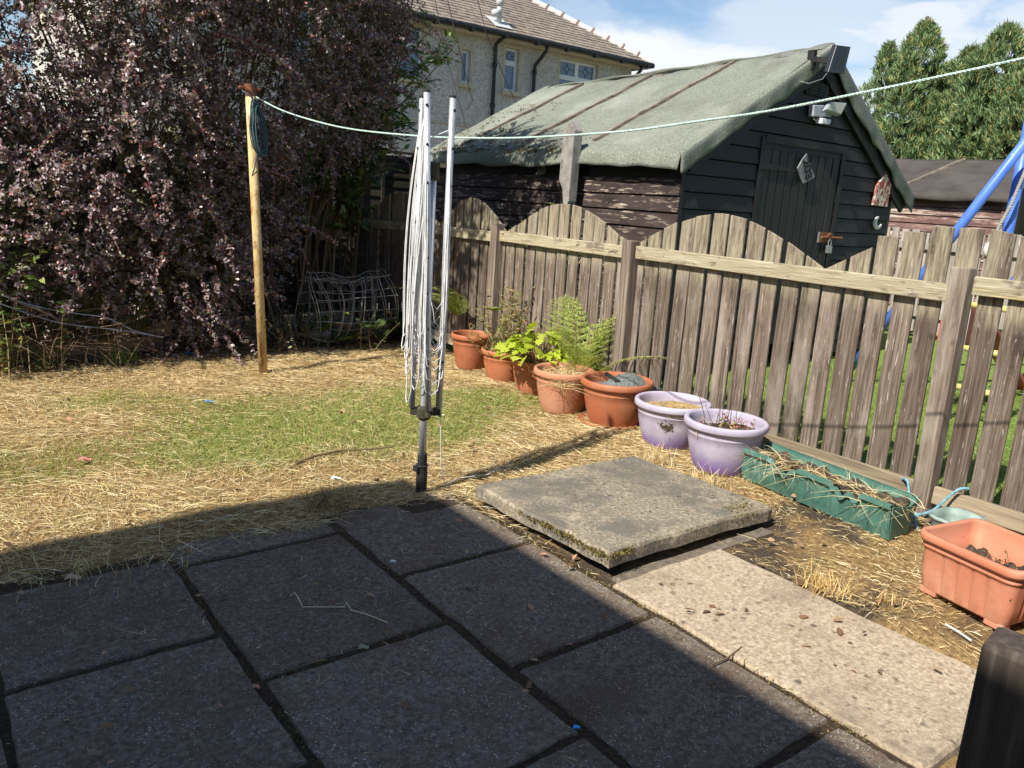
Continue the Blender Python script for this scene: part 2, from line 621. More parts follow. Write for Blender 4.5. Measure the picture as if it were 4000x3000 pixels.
M_path = mat('path_concrete', [(.3, (.22, .165, .108)), (.5, (.39, .31, .215)), (.7, (.56, .465, .34))], 75, rough=.95, bump=.6, bscale=60, spec=.15,
             patches=[((.23, .178, .125), 2.0, .54, .74), ((.21, .165, .115), 8, .62, .74)],
             spots=[((.13, .10, .07), 22, .42), ((.60, .52, .4), 90, .25)], bdist=.006)
path = obj('path', slab(-2.165, -1.455, -1.04, .305, .012, .09, (0, 0), .009), M_path)
struct(path)
stone = mat('sunk_stone', [(.3, (.10, .08, .06)), (.6, (.2, .165, .125)), (.8, (.3, .25, .19))], 25, bump=.8, bscale=70)
struct(obj('path', slab(-2.10, -1.0, .30, .375, -.004, .05, wob=.008), stone))

M_lid = mat('slab_concrete', [(.3, (.12, .10, .072)), (.5, (.255, .215, .155)), (.7, (.43, .37, .275))], 60, rough=.95, bump=.7, bscale=55, spec=.15,
            patches=[((.155, .14, .112), 3.4, .46, .58), ((.44, .37, .27), 6.0, .58, .70), ((.28, .25, .06), 3.4, .68, .72), ((.09, .08, .06), 14, .65, .72)],
            spots=[((.06, .050, .035), 24, .36), ((.58, .53, .44), 70, .35)], bdist=.008)
rim = slab(-2.02, -1.02, .47, 1.33, .018, .05, (-.02, -.022), .004)
struct(obj('path', rim, stone))
lid = obj('concrete_slab', slab(-2.14, -.93, .375, 1.385, .098, .072, (-.02, -.022), .014), M_lid)
tag(lid, 'thick weathered square concrete slab lying raised and slightly tilted beside the patio', 'slab')
moss_m = leafmat('moss', [(0, (.06, .05, .018)), (.5, (.15, .12, .035)), (1, (.24, .19, .06))], .9, .1, 0)


def moss(name, pts, n, spread, parent, h=.012):
    pts = np.array(pts)
    P = pts[rng.integers(0, len(pts), n)] + rng.normal(size=(n, 3)) * np.array([spread, spread, .004])
    D = rdir(n, 1.0)
    return np_obj(name, leaf_shape(P, D, rdir(n), np.full(n, h) * rng.uniform(.5, 1.4, n), np.full(n, h * .6), LANCE), len(LANCE), moss_m, parent)


edge_pts = [(-2.14, .38 + 1.0 * t, .10 - .022 * t) for t in np.linspace(0, .6, 30)] + [(-2.13 + .25 * t, .38, .105) for t in np.linspace(0, .5, 12)]
moss('moss', edge_pts, 1500, .014, lid)
moss('moss', [(-1.10, .45, .095)] * 2 + [(-1.2, .42, .095)], 700, .04, lid, .01)
joint_pts = [(-2.915, t, -.012) for t in np.linspace(-.9, 1.5, 60)] + [(-3.665, t, -.012) for t in np.linspace(-.9, 1.4, 60)] + \
            [(t, .43, -.012) for t in np.linspace(-3.6, -2.95, 20)] + [(t, .04, -.012) for t in np.linspace(-2.85, -2.2, 20)] + \
            [(t, .84, -.012) for t in np.linspace(-2.85, -2.2, 20)] + [(-2.18, t, -.006) for t in np.linspace(-.9, 1.5, 80)]
moss('moss', joint_pts, 2300, .012, patio, .009)

# ------------------------------------------------------------------ dry grass, green grass
M_straw = leafmat('dry_stalks', [(0, (.20, .12, .055)), (.22, (.47, .32, .13)), (.5, (.68, .51, .24)), (.8, (.83, .69, .41)), (.9, (.82, .74, .5)), (1, (.40, .36, .12))], .6, .25, .15)
M_grass = leafmat('grass_blades', [(0, (.11, .17, .03)), (.35, (.23, .31, .06)), (.7, (.38, .43, .11)), (1, (.58, .52, .2))], .5, .3, .3, (.9, 1, .4))
M_lush = leafmat('lush_grass', [(0, (.10, .17, .03)), (.5, (.22, .32, .06)), (1, (.40, .46, .13))], .5, .3, .3, (.9, 1, .4))


def nz2(x, y):
    return (np.sin(x * 2.1 + 1.3 * np.sin(y * 1.7)) + np.sin(y * 2.9 + 1.1 * np.sin(x * 2.3 + 1)) + .6 * np.sin(x * 5.3 - y * 4.1)) / 2.6


def hgt(x, y):
    z = .012 * np.sin(x * 2.3 + y * 1.1) + .012 * np.sin(y * 3.7 - x * 1.9) + .008 * np.sin(x * 9 + y * 7) - .006
    return z


def green_mask(x, y):
    a = 1.15 - (((x + 2.2) / 1.45) ** 2 + ((y - 3.1) / .95) ** 2)
    b = 1 - (((x + .75) / .55) ** 2 + ((y - 3.0) / .6) ** 2)
    c = 1 - (((x + 4.1) / .7) ** 2 + ((y - 3.0) / .5) ** 2)
    d = 1 - (((x + 3.4) / .5) ** 2 + ((y - 4.2) / .5) ** 2)
    return np.maximum(np.maximum(a, b), np.maximum(c * .6, d * .5)) + .5 * nz2(x * 1.7, y * 1.7)


def lawn_points(n, x0, x1, y0, y1):
    x = rng.uniform(x0, x1, n); y = rng.uniform(y0, y1, n)
    edge = 1.50 + .07 * np.sin(x * 4.1) + .05 * np.sin(x * 11.0) + .10 * np.clip(-(x + 3.3), 0, 1) * 0
    on_patio = (x < -2.2) & (y < edge)
    on_lid = (x > -2.17) & (x < -.90) & (y > .34) & (y < 1.40)
    on_path = (x > -2.19) & (x < -1.43) & (y < .40)
    low = (x > -2.2) & (y < .75) & (rng.uniform(size=n) < .45 + .35 * (nz2(x * 2.5, y * 2.5) > 0))
    back = (y > 5.6 + .4 * nz2(x * 2, y)) & (rng.uniform(size=n) < .8)
    k = ~(on_patio | on_lid | on_path | low | back)
    return x[k], y[k]


x, y = lawn_points(250000, -6.2, -.06, -1.1, 6.6)
gm = green_mask(x, y)
k = rng.uniform(size=len(x)) > np.clip(gm * 1.0, 0, .74)
x, y = x[k], y[k]
n = len(x)
ang = rng.uniform(0, 2 * PI, n)
flow = nz2(x * .9, y * .9) * 2.2
ang = np.where(rng.uniform(size=n) < .6, flow + rng.normal(size=n) * .6 + PI * (rng.uniform(size=n) < .5), ang)
L = rng.gamma(3.0, .023, n).clip(.015, .24)
elev = np.abs(rng.normal(size=n)) * .16
D = np.stack([np.cos(ang) * np.cos(elev), np.sin(ang) * np.cos(elev), np.sin(elev)], 1)
L = np.where(y < .9, L * .62, L)
P = np.stack([x, y, hgt(x, y) + rng.uniform(0, .018, n)], 1)
bend = rng.normal(size=(n, 3)) * .16; bend[:, 2] = -np.abs(bend[:, 2]) * .6 - np.sin(elev) * .5
tag(strands('dry_grass', P, D, L, rng.uniform(.0015, .0042, n), bend, M_straw), 'flattened straw coloured dry grass cuttings covering the lawn', 'dry grass', kind='stuff')

x, y = lawn_points(230000, -5.8, -.1, 1.4, 5.6)
gm = green_mask(x, y)
k = rng.uniform(size=len(x)) < np.clip(gm * .95 + .02, .025, .9)
x, y = x[k], y[k]
n = len(x)
D = rdir(n, 1.1); D[:, 2] = np.abs(D[:, 2]); D = unit(D)
P = np.stack([x, y, hgt(x, y) - .004], 1)
bend = rng.normal(size=(n, 3)) * .3; bend[:, 2] = -.25
tag(strands('grass', P, D, rng.uniform(.025, .075, n), rng.uniform(.0025, .005, n), bend, M_grass), 'patch of short living green grass in the middle of the dry lawn', 'grass', kind='stuff')

# neighbour's lawn, seen between the pickets
n = 42000
x = rng.uniform(.12, 4.2, n); y = rng.uniform(-2.2, 3.4, n)
k = ~((x > 1.0) & (y > 3.0)); x, y = x[k], y[k]; n = len(x)
D = rdir(n, 1.6); D[:, 2] = np.abs(D[:, 2])
P = np.stack([x, y, np.full(n, -.015)], 1)
bend = rng.normal(size=(n, 3)) * .3; bend[:, 2] = -.2
tag(strands('grass', P, unit(D), rng.uniform(.04, .11, n), rng.uniform(.003, .006, n), bend, M_lush), "bright green mown lawn of the next garden seen through the picket gaps", 'grass', kind='stuff')


def tuft(name, label, c, n, h, spread, m, group=None, lean=.35, w=(.003, .005)):
    P = np.array([c]) + rng.normal(size=(n, 3)) * np.array([spread, spread, 0])
    D = rdir(n) * lean; D[:, 2] = 1; D = unit(D)
    bend = rng.normal(size=(n, 3)) * .25; bend[:, 2] = -.15
    o = strands(name, P, D, rng.uniform(.4, 1, n) * h, rng.uniform(*w, n), bend, m, 3)
    return tag(o, label, 'grass tuft', group)


tuft('grass_tuft', 'spiky bright green grass tuft in front of the purple shrub', (-3.05, 5.50, 0), 170, .22, .07, M_lush)
tuft('grass_tuft', 'thin green grass tuft by the raised bed at the left edge', (-3.60, 5.55, 0), 60, .24, .05, M_lush)
M_stub = leafmat('stubble', [(0, (.45, .27, .09)), (.5, (.65, .46, .19)), (1, (.76, .6, .32))], .6, .25, .1)
tuft('grass_tuft', 'clump of cut golden straw stubble beside the pale concrete path', (-1.36, -.20, 0), 170, .10, .055, M_stub, lean=.3, w=(.004, .007))
tuft('grass_tuft', 'small golden stubble clump between the path and terracotta trough planter', (-1.22, -.42, 0), 45, .07, .03, M_stub, lean=.4, w=(.004, .006))
tuft('grass_tuft', 'dry grass clump at the foot of the two lilac pots', (-.78, 1.36, 0), 150, .17, .06, M_straw)
tuft('grass_tuft', 'dry grass clump against the front of the nearer lilac pot', (-.74, .92, 0), 120, .13, .07, M_straw)
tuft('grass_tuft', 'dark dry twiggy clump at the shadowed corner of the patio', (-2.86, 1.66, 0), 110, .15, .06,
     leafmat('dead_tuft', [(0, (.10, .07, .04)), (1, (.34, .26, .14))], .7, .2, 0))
tuft('grass_tuft', 'pale dry weeds leaning out along the patio edge left of the dryer', (-3.9, 1.60, 0), 110, .12, .16, M_straw)

# ------------------------------------------------------------------ picket fence
pk_patches = [((.40, .345, .26), 5, .60, .72, (3, 3, .35))]
M_picket = mat('weathered_picket', [(.25, (.040, .028, .021)), (.45, (.118, .088, .066)), (.6, (.21, .165, .130)), (.8, (.40, .34, .29))], 44, (1.6, 1.6, .045), .92, .7, 90, .15,
               patches=[((.10, .10, .05), 3.0, .60, .75), ((.07, .05, .042), 6, .62, .68, (1, 1, .4)), ((.33, .27, .225), 5, .52, .70, (1, 1, .25)), ((.40, .35, .30), 70, .60, .66, (1, 1, .12))], tone=.22, dist=.8)


def picket_lichen(m):
    """lichen bleached yellow-grey where the picket stands above the rail (a stain of the timber itself)"""
    nt = m.node_tree
    bs = nt.nodes['Principled BSDF']
    src = bs.inputs['Base Color'].links[0].from_socket
    raw, v = _coords(nt, (2.4, 2.4, .22))
    sep = nt.nodes.new('ShaderNodeSeparateXYZ'); nt.links.new(raw, sep.inputs[0])
    zz = _ramp(nt, [(.0, (0, 0, 0)), (.22, (1, 1, 1)), (1, (.75, .75, .75))])
    nt.links.new(_math(nt, 'MULTIPLY', _math(nt, 'SUBTRACT', sep.outputs[2], 1.06), 2.0), zz.inputs[0])
    nr = _ramp(nt, [(.40, (0, 0, 0)), (.58, (1, 1, 1))]); nt.links.new(_noise(nt, v, 16, 9, .7, .4), nr.inputs[0])
    f = _math(nt, 'MULTIPLY', _math(nt, 'MULTIPLY', zz.outputs[0], nr.outputs[0]), .85)
    lich = _ramp(nt, [(.3, (.27, .24, .17)), (.7, (.50, .44, .29))]); nt.links.new(_noise(nt, v, 60, 6), lich.inputs[0])
    nt.links.new(_mix(nt, f, src, lich.outputs[0]), bs.inputs['Base Color'])


picket_lichen(M_picket)
M_rail = mat('lichen_rail', [(.25, (.17, .13, .085)), (.42, (.34, .285, .18)), (.58, (.43, .385, .27)), (.8, (.60, .55, .42))], 34, (1.5, .07, 1.2), .92, .7, 70, .15,
             patches=[((.19, .155, .115), 9, .54, .62, (1, .4, 1)), ((.14, .11, .08), 22, .60, .66, (1, .3, 1)), ((.58, .50, .22), 5, .60, .70)], tone=.06, dist=1.4)
M_brail = mat('low_rail', [(.25, (.12, .09, .065)), (.5, (.30, .24, .16)), (.8, (.46, .39, .27))], 18, (1.5, .07, 1.4), .92, .6, 40, .15, tone=.15, dist=.6)
M_post = mat('fence_post', [(.25, (.08, .056, .045)), (.45, (.165, .125, .10)), (.6, (.27, .22, .17)), (.8, (.46, .40, .31))], 40, (1.5, 1.5, .05), .92, .7, 80, .15,
             patches=[((.36, .31, .25), 3.4, .54, .68, (1, 1, .3)), ((.09, .065, .052), 5, .58, .68, (1, 1, .5)), ((.42, .37, .23), 2.2, .62, .74)], tone=.12, dist=.5)
fence = thing('picket_fence', 'weathered wooden picket fence with scalloped wavy top beside the row of pots', 'fence', (0, 0, 0))
ARCH = [(-2.4, -.77), (-.77, .867), (.867, 2.51), (2.51, 4.12), (4.12, 5.28), (5.28, 6.93)]
WID = .122
for a0, a1 in ARCH:
    npk = max(4, round((a1 - a0) / .1435))
    pitch = (a1 - a0) / npk
    for i in range(npk):
        yc = a0 + (i + .5) * pitch + U(-.004, .004)
        if yc < -1.55: continue
        wd = WID + U(-.007, .006)
        zpk = 1.575 if a0 > -.8 and a0 < 5 else (1.60 if a0 < 0 else 1.585)
        if -.9 < a0 < 0: zpk = 1.60

        def top(yy):
            f = min(1, max(0, (yy - a0) / (a1 - a0)))
            return 1.285 + (zpk - 1.285) * math.sin(PI * f) ** 1.05
        p = MB()
        z0 = .125 + U(-.012, .012)
        x0 = .022
        th = .019
        ya, yb = yc - wd / 2, yc + wd / 2
        lean = U(-.006, .006)
        ts_ = [top(ya), top(yc), top(yb)]
        jit = U(-.008, .006)
        if -.9 < a0 < 0 and yc > -.02 and yc < .6: ts_ = [max(ts_) + U(-.02, .0)] * 3
        out = [(ya, z0), (yb, z0), (yb + lean, ts_[2] + jit), (yc + lean, ts_[1] + jit), (ya + lean, ts_[0] + jit)]
        p.prism([(x0, a - yc, b) for a, b in out], (th, 0, 0))
        o = obj('picket', p, M_picket, fence, world=False, bevel=.004)
        o.location = (U(-.003, .003), yc, 0)
        o.rotation_euler = (U(-.008, .008), U(-.006, .006), 0)


def fpost(yc, h, w_=.098):
    o = obj('post', MB().box(-w_ / 2, w_ / 2, -w_ / 2, w_ / 2, 0, h), M_post, fence, world=False, bevel=.006)
    o.location = (-.005, yc, 0)
    o.rotation_euler = (U(-.01, .01), U(-.008, .008), U(-.03, .03))


POSTS = [(0.03, 1.385), (2.47, 1.335), (4.22, 1.355), (5.83, 1.34)]
for yc, h in POSTS: fpost(yc, h)
for ya, yb, za, zb in ((-1.5, -.022, 1.345, 1.345), (.082, 2.418, 1.29, 1.30), (2.522, 4.168, 1.29, 1.295), (4.272, 5.778, 1.28, 1.265), (5.882, 6.92, 1.265, 1.25)):
    r = MB()
    vs = []
    for yy, zz in ((ya, za), (yb, zb)):
        for xx, dz in ((-.021, -.096), (.0185, -.096), (.0185, 0), (-.021, 0)):
            vs.append((xx, yy, zz + dz))
    r.add(vs, [(0, 1, 2, 3), (7, 6, 5, 4), (0, 4, 5, 1), (1, 5, 6, 2), (2, 6, 7, 3), (3, 7, 4, 0)])
    obj('rail', r, M_rail, fence, bevel=.005)
    r = MB()
    vs = []
    for yy in (ya, yb):
        for xx, zz in ((-.026, .082), (.0175, .082), (.0175, .178), (-.02, .180)):
            vs.append((xx, yy, zz))
    r.add(vs, [(0, 1, 2, 3), (7, 6, 5, 4), (0, 4, 5, 1), (1, 5, 6, 2), (2, 6, 7, 3), (3, 7, 4, 0)])
    obj('rail', r, M_brail, fence, bevel=.005)

# dark lap fences along the back
M_lap = wood('dark_lap_boards', (.025, .02, .016), (.055, .044, .034), (.10, .082, .06), 'x', patches=[((.03, .04, .018), 4, .55, .7)])


def lap_fence(label, x0, x1, Y, top, step=1.83, big=0.0, grp=None):
    t = thing('panel_fence', label, 'fence', (x0, Y, 0), grp)
    x = x0
    while x < x1 - .2:
        xe = min(x + step, x1)
        mb = MB()
        z = .1
        while z < top - .1:
            mb.add([(x + .05, Y - .012, z), (xe - .05, Y - .012, z), (xe - .05, Y + .002, z + .15), (x + .05, Y + .002, z + .15),
                    (x + .05, Y + .012, z), (xe - .05, Y + .012, z), (xe - .05, Y + .012, z + .15), (x + .05, Y + .012, z + .15)],
                   [(0, 1, 2, 3), (5, 4, 7, 6), (0, 4, 5, 1), (3, 2, 6, 7), (1, 5, 6, 2), (0, 3, 7, 4)])
            z += .128
        for xx in (x + .08, (x + xe) / 2, xe - .08):
            mb.box(xx - .022, xx + .022, Y - .034, Y - .014, .1, top - .05)
        obj('board_panel', mb, M_lap, t)
        obj('post', MB().box(xe - .048, xe + .048, Y - .05, Y + .05, 0, top + .04), M_lap, t, bevel=.006)
        obj('cap', MB().box(x + .05, xe - .05, Y - .05, Y + .05, top - .03, top), M_lap, t, bevel=.004)
        x = xe
    return t


lap_fence('tall dark overlapping-board fence behind the purple shrub', -6.6, -.03, 7.08, 2.0)
lap_fence('dark overlapping-board fence panel between the shed and the shrub, below the house', .14, 1.15, 7.72, 2.1, 1.2)
obj_cp = obj('corner_post', MB().box(-.09, .09, 6.95, 7.12, 0, 2.25), M_lap, bevel=.01)
tag(obj_cp, 'thick dark square post at the shaded corner where the picket fence ends', 'post')

# pale picket fence on the far side of the neighbour's garden
M_grey = mat('grey_pickets', [(.3, (.20, .17, .145)), (.5, (.34, .30, .26)), (.75, (.48, .43, .37))], 16, (1, 1, .06), .92, .4, tone=.12)
far_f = thing('picket_fence', 'pale grey far picket fence in front of the brown shed', 'fence', (7.0, 0, 0))
yy = -1.0
while yy < 7.6:
    tp = 1.42 + .10 * abs(math.sin(yy * 1.9)) + U(-.01, .01)
    o = obj('picket', MB().box(0, .02, -.052, .052, .08, tp), M_grey, far_f, world=False)
    o.location = (.03, yy, 0)
    yy += .145
for z in (.3, 1.24):
    obj('rail', MB().box(6.98, 7.025, -1.1, 7.6, z, z + .09), M_grey, far_f)
for yc in (-.6, 1.2, 3.0, 4.8, 6.6):
    obj('post', MB().box(6.9, 6.979, yc - .05, yc + .05, 0, 1.4), M_grey, far_f)

# ------------------------------------------------------------------ black shed
SX0, SX1, SY0, SY1, EAVE, RX, RZ = 1.14, 4.80, 3.05, 7.30, 2.06, 3.07, 3.18
M_black = mat('black_paint', [(.3, (.008, .0072, .0075)), (.55, (.0155, .014, .0145)), (.8, (.027, .0245, .025))], 12, (.25, 1, 1), .62, .5, 30, .4,
              patches=[((.24, .21, .185), 9, .70, .735, (.12, .6, 1.2))], tone=.1)
M_worn = mat('flaking_black_paint', [(.3, (.020, .013, .012)), (.5, (.042, .029, .026)), (.75, (.075, .053, .047))], 10, (1, .3, 1), .75, .6, 30, .3,
             patches=[((.36, .295, .225), 26, .575, .61, (1, .16, 1.3)), ((.42, .35, .27), 15, .60, .635, (1, .2, 1.6)), ((.20, .15, .115), 18, .57, .64, (1, .15, 1)), ((.05, .034, .03), 1.6, .50, .62)], dist=.4)
M_felt = mat('roofing_felt', [(.3, (.105, .115, .09)), (.5, (.185, .198, .16)), (.7, (.29, .305, .25))], 55, rough=.95, bump=.5, bscale=130, spec=.12,
             patches=[((.14, .145, .115), 1.3, .5, .72), ((.30, .31, .265), .9, .52, .75)],
             spots=[((.46, .47, .40), 60, .30), ((.07, .075, .06), 48, .3)], bdist=.006)
M_felt_d = mat('edge_felt', [(.3, (.09, .097, .085)), (.5, (.16, .168, .148)), (.72, (.25, .26, .235))], 60, rough=.9, bump=.7, bscale=90, spec=.25,
               patches=[((.085, .09, .078), 2, .52, .7)], spots=[((.34, .35, .31), 70, .22)], bdist=.006)
M_batten = wood('roof_batten', (.10, .08, .06), (.2, .165, .13), (.36, .31, .25), 'x', tone=.1, patches=[((.20, .13, .04), 8, .62, .7)])
M_dark = mat('dark_timber', [(.3, (.012, .011, .011)), (.7, (.03, .028, .027))], 14, (.2, 1, 1), .7, .4)
M_iron = mat('rusty_iron', [(.35, (.16, .055, .025)), (.55, (.28, .12, .06)), (.75, (.10, .06, .045))], 40, rough=.8, bump=.5)
M_steel = mat('dull_steel', [(.3, (.30, .31, .32)), (.7, (.5, .51, .52))], 20, rough=.45, metal=.8, bump=.1)
M_conc = mat('grey_concrete', [(.3, (.18, .165, .145)), (.5, (.28, .26, .235)), (.75, (.37, .35, .32))], 9, rough=.95, bump=.6, bscale=60,
             patches=[((.12, .105, .09), 5, .58, .7)], spots=[((.10, .09, .075), 16, .12)])
shed = thing('garden_shed', 'black wooden shed with a grey felt roof behind the picket fence', 'shed', (SX0, SY0, 0))


def slope_z(X):
    return EAVE + (RZ - EAVE) * ((X - SX0) / (RX - SX0) if X < RX else (SX1 - X) / (SX1 - RX))


def xl(z): return SX0 if z <= EAVE else SX0 + (z - EAVE) / (RZ - EAVE) * (RX - SX0)
def xr(z): return SX1 if z <= EAVE else SX1 - (z - EAVE) / (RZ - EAVE) * (SX1 - RX)


front = MB()
z = .08
DX0, DX1, DZ1 = 2.245, 3.62, 2.285
while z < RZ - .06:
    z1 = min(z + .152, RZ - .02)
    zm = z1 - .012
    segs = [(xl, xr)]
    if z1 <= DZ1 + .02:
        segs = [(xl, lambda q: DX0), (lambda q: DX1, xr)]
    for fa, fb in segs:
        jog = U(-.002, .002)
        front.add([(fa(z), SY0 - .020 + jog, z), (fb(z), SY0 - .020 + jog, z), (fb(zm), SY0 - .006 + jog, zm), (fa(zm), SY0 - .006 + jog, zm),
                   (fa(z), SY0 + .01, z), (fb(z), SY0 + .01, z), (fb(z1), SY0 + .01, z1), (fa(z1), SY0 + .01, z1)],
                  [(0, 1, 2, 3), (0, 4, 5, 1), (3, 2, 6, 7), (0, 3, 7, 4), (1, 5, 6, 2)])
    z += .152
obj('wall', front, M_black, shed)
back = MB()
back.prism([(SX0, SY1, 0), (SX1, SY1, 0), (SX1, SY1, EAVE), (RX, SY1, RZ), (SX0, SY1, EAVE)], (0, -.03, 0))
back.box(SX1 - .03, SX1, SY0 + .012, SY1 - .04, 0, EAVE)
obj('wall', back, M_dark, shed)
side = MB()
z = .08
while z < EAVE - .22:
    z1 = z + .148
    side.add([(SX0 - .022, SY0 + .0, z), (SX0 - .022, SY1, z), (SX0 - .004, SY1, z1 - .012), (SX0 - .004, SY0, z1 - .012),
              (SX0 + .01, SY0, z), (SX0 + .01, SY1, z), (SX0 + .01, SY1, z1), (SX0 + .01, SY0, z1)],
             [(1, 0, 3, 2), (0, 1, 5, 4), (3, 7, 6, 2), (0, 4, 7, 3)])
    z += .148
eave_shade = MB().box(SX0 + .012, SX0 + .03, SY0 + .02, SY1, EAVE - .3, EAVE + .05)  # black strip standing in for the shade under the overhanging felt
obj('wall', eave_shade, M_dark, shed)
so_ = obj('wall', side, M_worn, shed)
so_['label'] = 'long side wall with flaking black paint over bare wood'
obj('corner_trim', MB().box(SX0 - .030, SX0 + .012, SY0 - .026, SY0 - .0205, .05, EAVE + .02), M_black, shed)


# felt roof: left slope, sagging between the battens, folded over the eave and over the front verge
def felt_left(a, b):
    Y = SY0 - .06 + (SY1 + .12 - SY0 + .06) * a
    X = SX0 - .10 + (RX - SX0 + .10) * b
    sag = -.05 * math.sin(PI * a) * b - .10 * b * a
    zz = EAVE + .075 + (RZ - EAVE) * (X - SX0) / (RX - SX0) + sag
    zz += .007 * math.sin(Y * 7 + X * 2.1) + .005 * math.sin(X * 9 - Y * 3.3) + .004 * math.sin(Y * 17 + X * 5)
    return (X, Y, zz)


roof = MB()
NU, NV = 70, 34


def felt_full(i, j):
    """j < 4 folds down over the eave"""
    a = i
    b = j
    if b < .12:
        q = b / .12
        X, Y, zz = felt_left(a, 0)
        ragged = .03 + .010 * math.sin(Y * 2.4 + 1) + .006 * math.sin(Y * 9)
        drop = (.10 + ragged) * (1 - q)
        return (X - .035 * math.sin(q * PI / 2 + PI / 2) + .0, Y, zz - drop * 1.0)
    return felt_left(a, (b - .12) / .88)


roof.grid(felt_full, NU, NV)
ro = obj('roof', roof, M_felt, shed, smooth=True, solid=.012)


def felt_right(a, b):
    Y = SY0 - .06 + (SY1 + .12 - SY0 + .06) * a
    X = RX + (SX1 + .36 - RX) * b
    zz = EAVE + .075 + (RZ - EAVE) * (SX1 - X) / (SX1 - RX) - .10 * a * (1 - b) + .008 * math.sin(Y * 7 + X * 3)
    return (X, Y, zz)


obj('roof', MB().grid(felt_right, 40, 16), M_felt, shed, smooth=True, solid=.012)
# verge: felt wrapped over the front barge boards
for nm, (xa, xb), drop in (('verge', (SX0 - .14, RX + .01), .17), ('verge', (RX + .02, SX1 + .37), .20)):
    def fn(a, b, xa=xa, xb=xb, drop=drop):
        X = xa + (xb - xa) * a
        zz = EAVE + .085 + (RZ - EAVE) * ((X - SX0) / (RX - SX0) if X <= RX + .015 else (SX1 - X) / (SX1 - RX))
        wv = .010 * math.sin(X * 11) + .006 * math.sin(X * 23 + 1)
        y = SY0 - .066 - .016 * math.sin(min(1, b * 4) * PI / 2) + wv * b
        cut = drop * (1 + .10 * math.sin(X * 5 + 2) + .05 * math.sin(X * 19))
        return (X, y, zz + .006 - cut * b)
    obj(nm, MB().grid(fn, 60, 6), M_felt_d if xa > 2 else M_felt, shed, smooth=True, solid=.014)
obj('barge_board', MB().bar((RX + .02, SY0 - .04, RZ - .17), (SX1 + .22, SY0 - .04, slope_z(SX1 + .22) - .16), .03, .13, (0, 0, 1)), M_black, shed)
obj('barge_board', MB().bar((SX0 + .02, SY0 - .04, EAVE - .10), (RX - .0, SY0 - .04, RZ - .13), .03, .10, (0, 0, 1)), M_black, shed)
cap = MB()
cap.grid(lambda a, b: (RX - .10 + .22 * b, SY0 - .075 + 4.4 * a, RZ + .085 - .14 * a - .05 * math.sin(PI * a) - .07 * abs(b - .5) * 2 + .01 * math.sin(a * 60) + .01), 50, 6)
obj('ridge_cap', cap, M_felt_d, shed, smooth=True, solid=.01)
for (yb_, yt_, x0_, x1_) in ((6.73, 6.55, 1.22, 2.98), (5.54, 5.36, 1.25, 3.03), (4.35, 4.16, 1.24, 3.05)):
    bt = MB()
    aY0, aY1 = SY0 - .06, SY1 + .12
    pts = []
    for q in np.linspace(0, 1, 8):
        X = x0_ + (x1_ - x0_) * q; Y = yb_ + (yt_ - yb_) * q
        f = felt_left((Y - aY0) / (aY1 - aY0), (X - SX0 + .10) / (RX - SX0 + .10))
        pts.append((X, Y, f[2] + .026))
    for p, q in zip(pts[:-1], pts[1:]):
        bt.bar(p, q, .05, .036)
    obj('roof_batten', bt, M_batten, shed)
bt = MB(); bt.bar((3.02, 5.22, 3.13), (3.2, 5.2, 3.16), .09, .05)
obj('roof_batten', bt, M_batten, shed)
seam = MB()
for (Ya, Yb, Xs, wv) in ((3.0, 4.25, 1.52, .05), (4.3, 5.4, 1.62, .04), (5.5, 6.7, 1.75, .05), (3.4, 4.2, 2.35, .05), (4.3, 5.2, 2.42, .04), (5.4, 6.9, 2.3, .06), (3.1, 4.0, 2.0, .04)):
    pts = []
    for q in np.linspace(0, 1, 14):
        Y = Ya + (Yb - Ya) * q; X = Xs + wv * math.sin(q * 4 + Ya) + .03 * math.sin(q * 11)
        f = felt_left((Y + .06 - SY0) / (SY1 + .18 - SY0), (X - SX0 + .10) / (RX - SX0 + .10))
        pts.append((X, Y, f[2] + .003))
    seam.tube(pts, .0045, 5)
obj('felt_seam', seam, M_dark, shed)
# torn old felt hanging under the eave
flap = MB()
yq = SY0 + .15
while yq < SY1 - .4:
    ln = U(.25, .6)
    pts = [(SX0 - .035, yq, EAVE + .03), (SX0 - .035, yq + ln, EAVE + .03)]
    k_ = 7
    low = [(SX0 - .04 - U(0, .02), yq + ln * (1 - i / k_), EAVE - .06 - U(0, .05)) for i in range(k_ + 1)]
    flap.prism(pts + low, (.006, 0, 0))
    yq += ln + U(.02, .3)
obj('felt_flap', flap, M_felt_d, shed)
scrap = MB().grid(lambda a, b: (SX0 - .06 - .03 * math.sin(b * 5 + a * 3), 5.0 + (a - .5) * .16 * (1 - .6 * b) + .03 * math.sin(b * 6), EAVE + .02 - .22 * b), 5, 8)
obj('felt_flap', scrap, M_felt_d, shed, solid=.006)
mossy = MB()
P = np.array([felt_left((Y + .06 - SY0) / (SY1 + .18 - SY0), b) for Y, b in
              [(U(4.5, 7.3), abs(random.gauss(0, .07))) for _ in range(160)] + [(U(6.2, 7.3), U(0, .7)) for _ in range(70)]])
M_moss_r = leafmat('roof_moss', [(0, (.03, .026, .012)), (.5, (.12, .085, .02)), (1, (.22, .17, .03))], .9, .1, 0)
P = np.repeat(P, 26, 0) + rng.normal(size=(len(P) * 26, 3)) * np.array([.028, .028, .008])
n = len(P)
np_obj('moss', leaf_shape(P, rdir(n, .8), rdir(n), rng.uniform(.012, .026, n), rng.uniform(.008, .016, n), LANCE), len(LANCE), M_moss_r, shed)

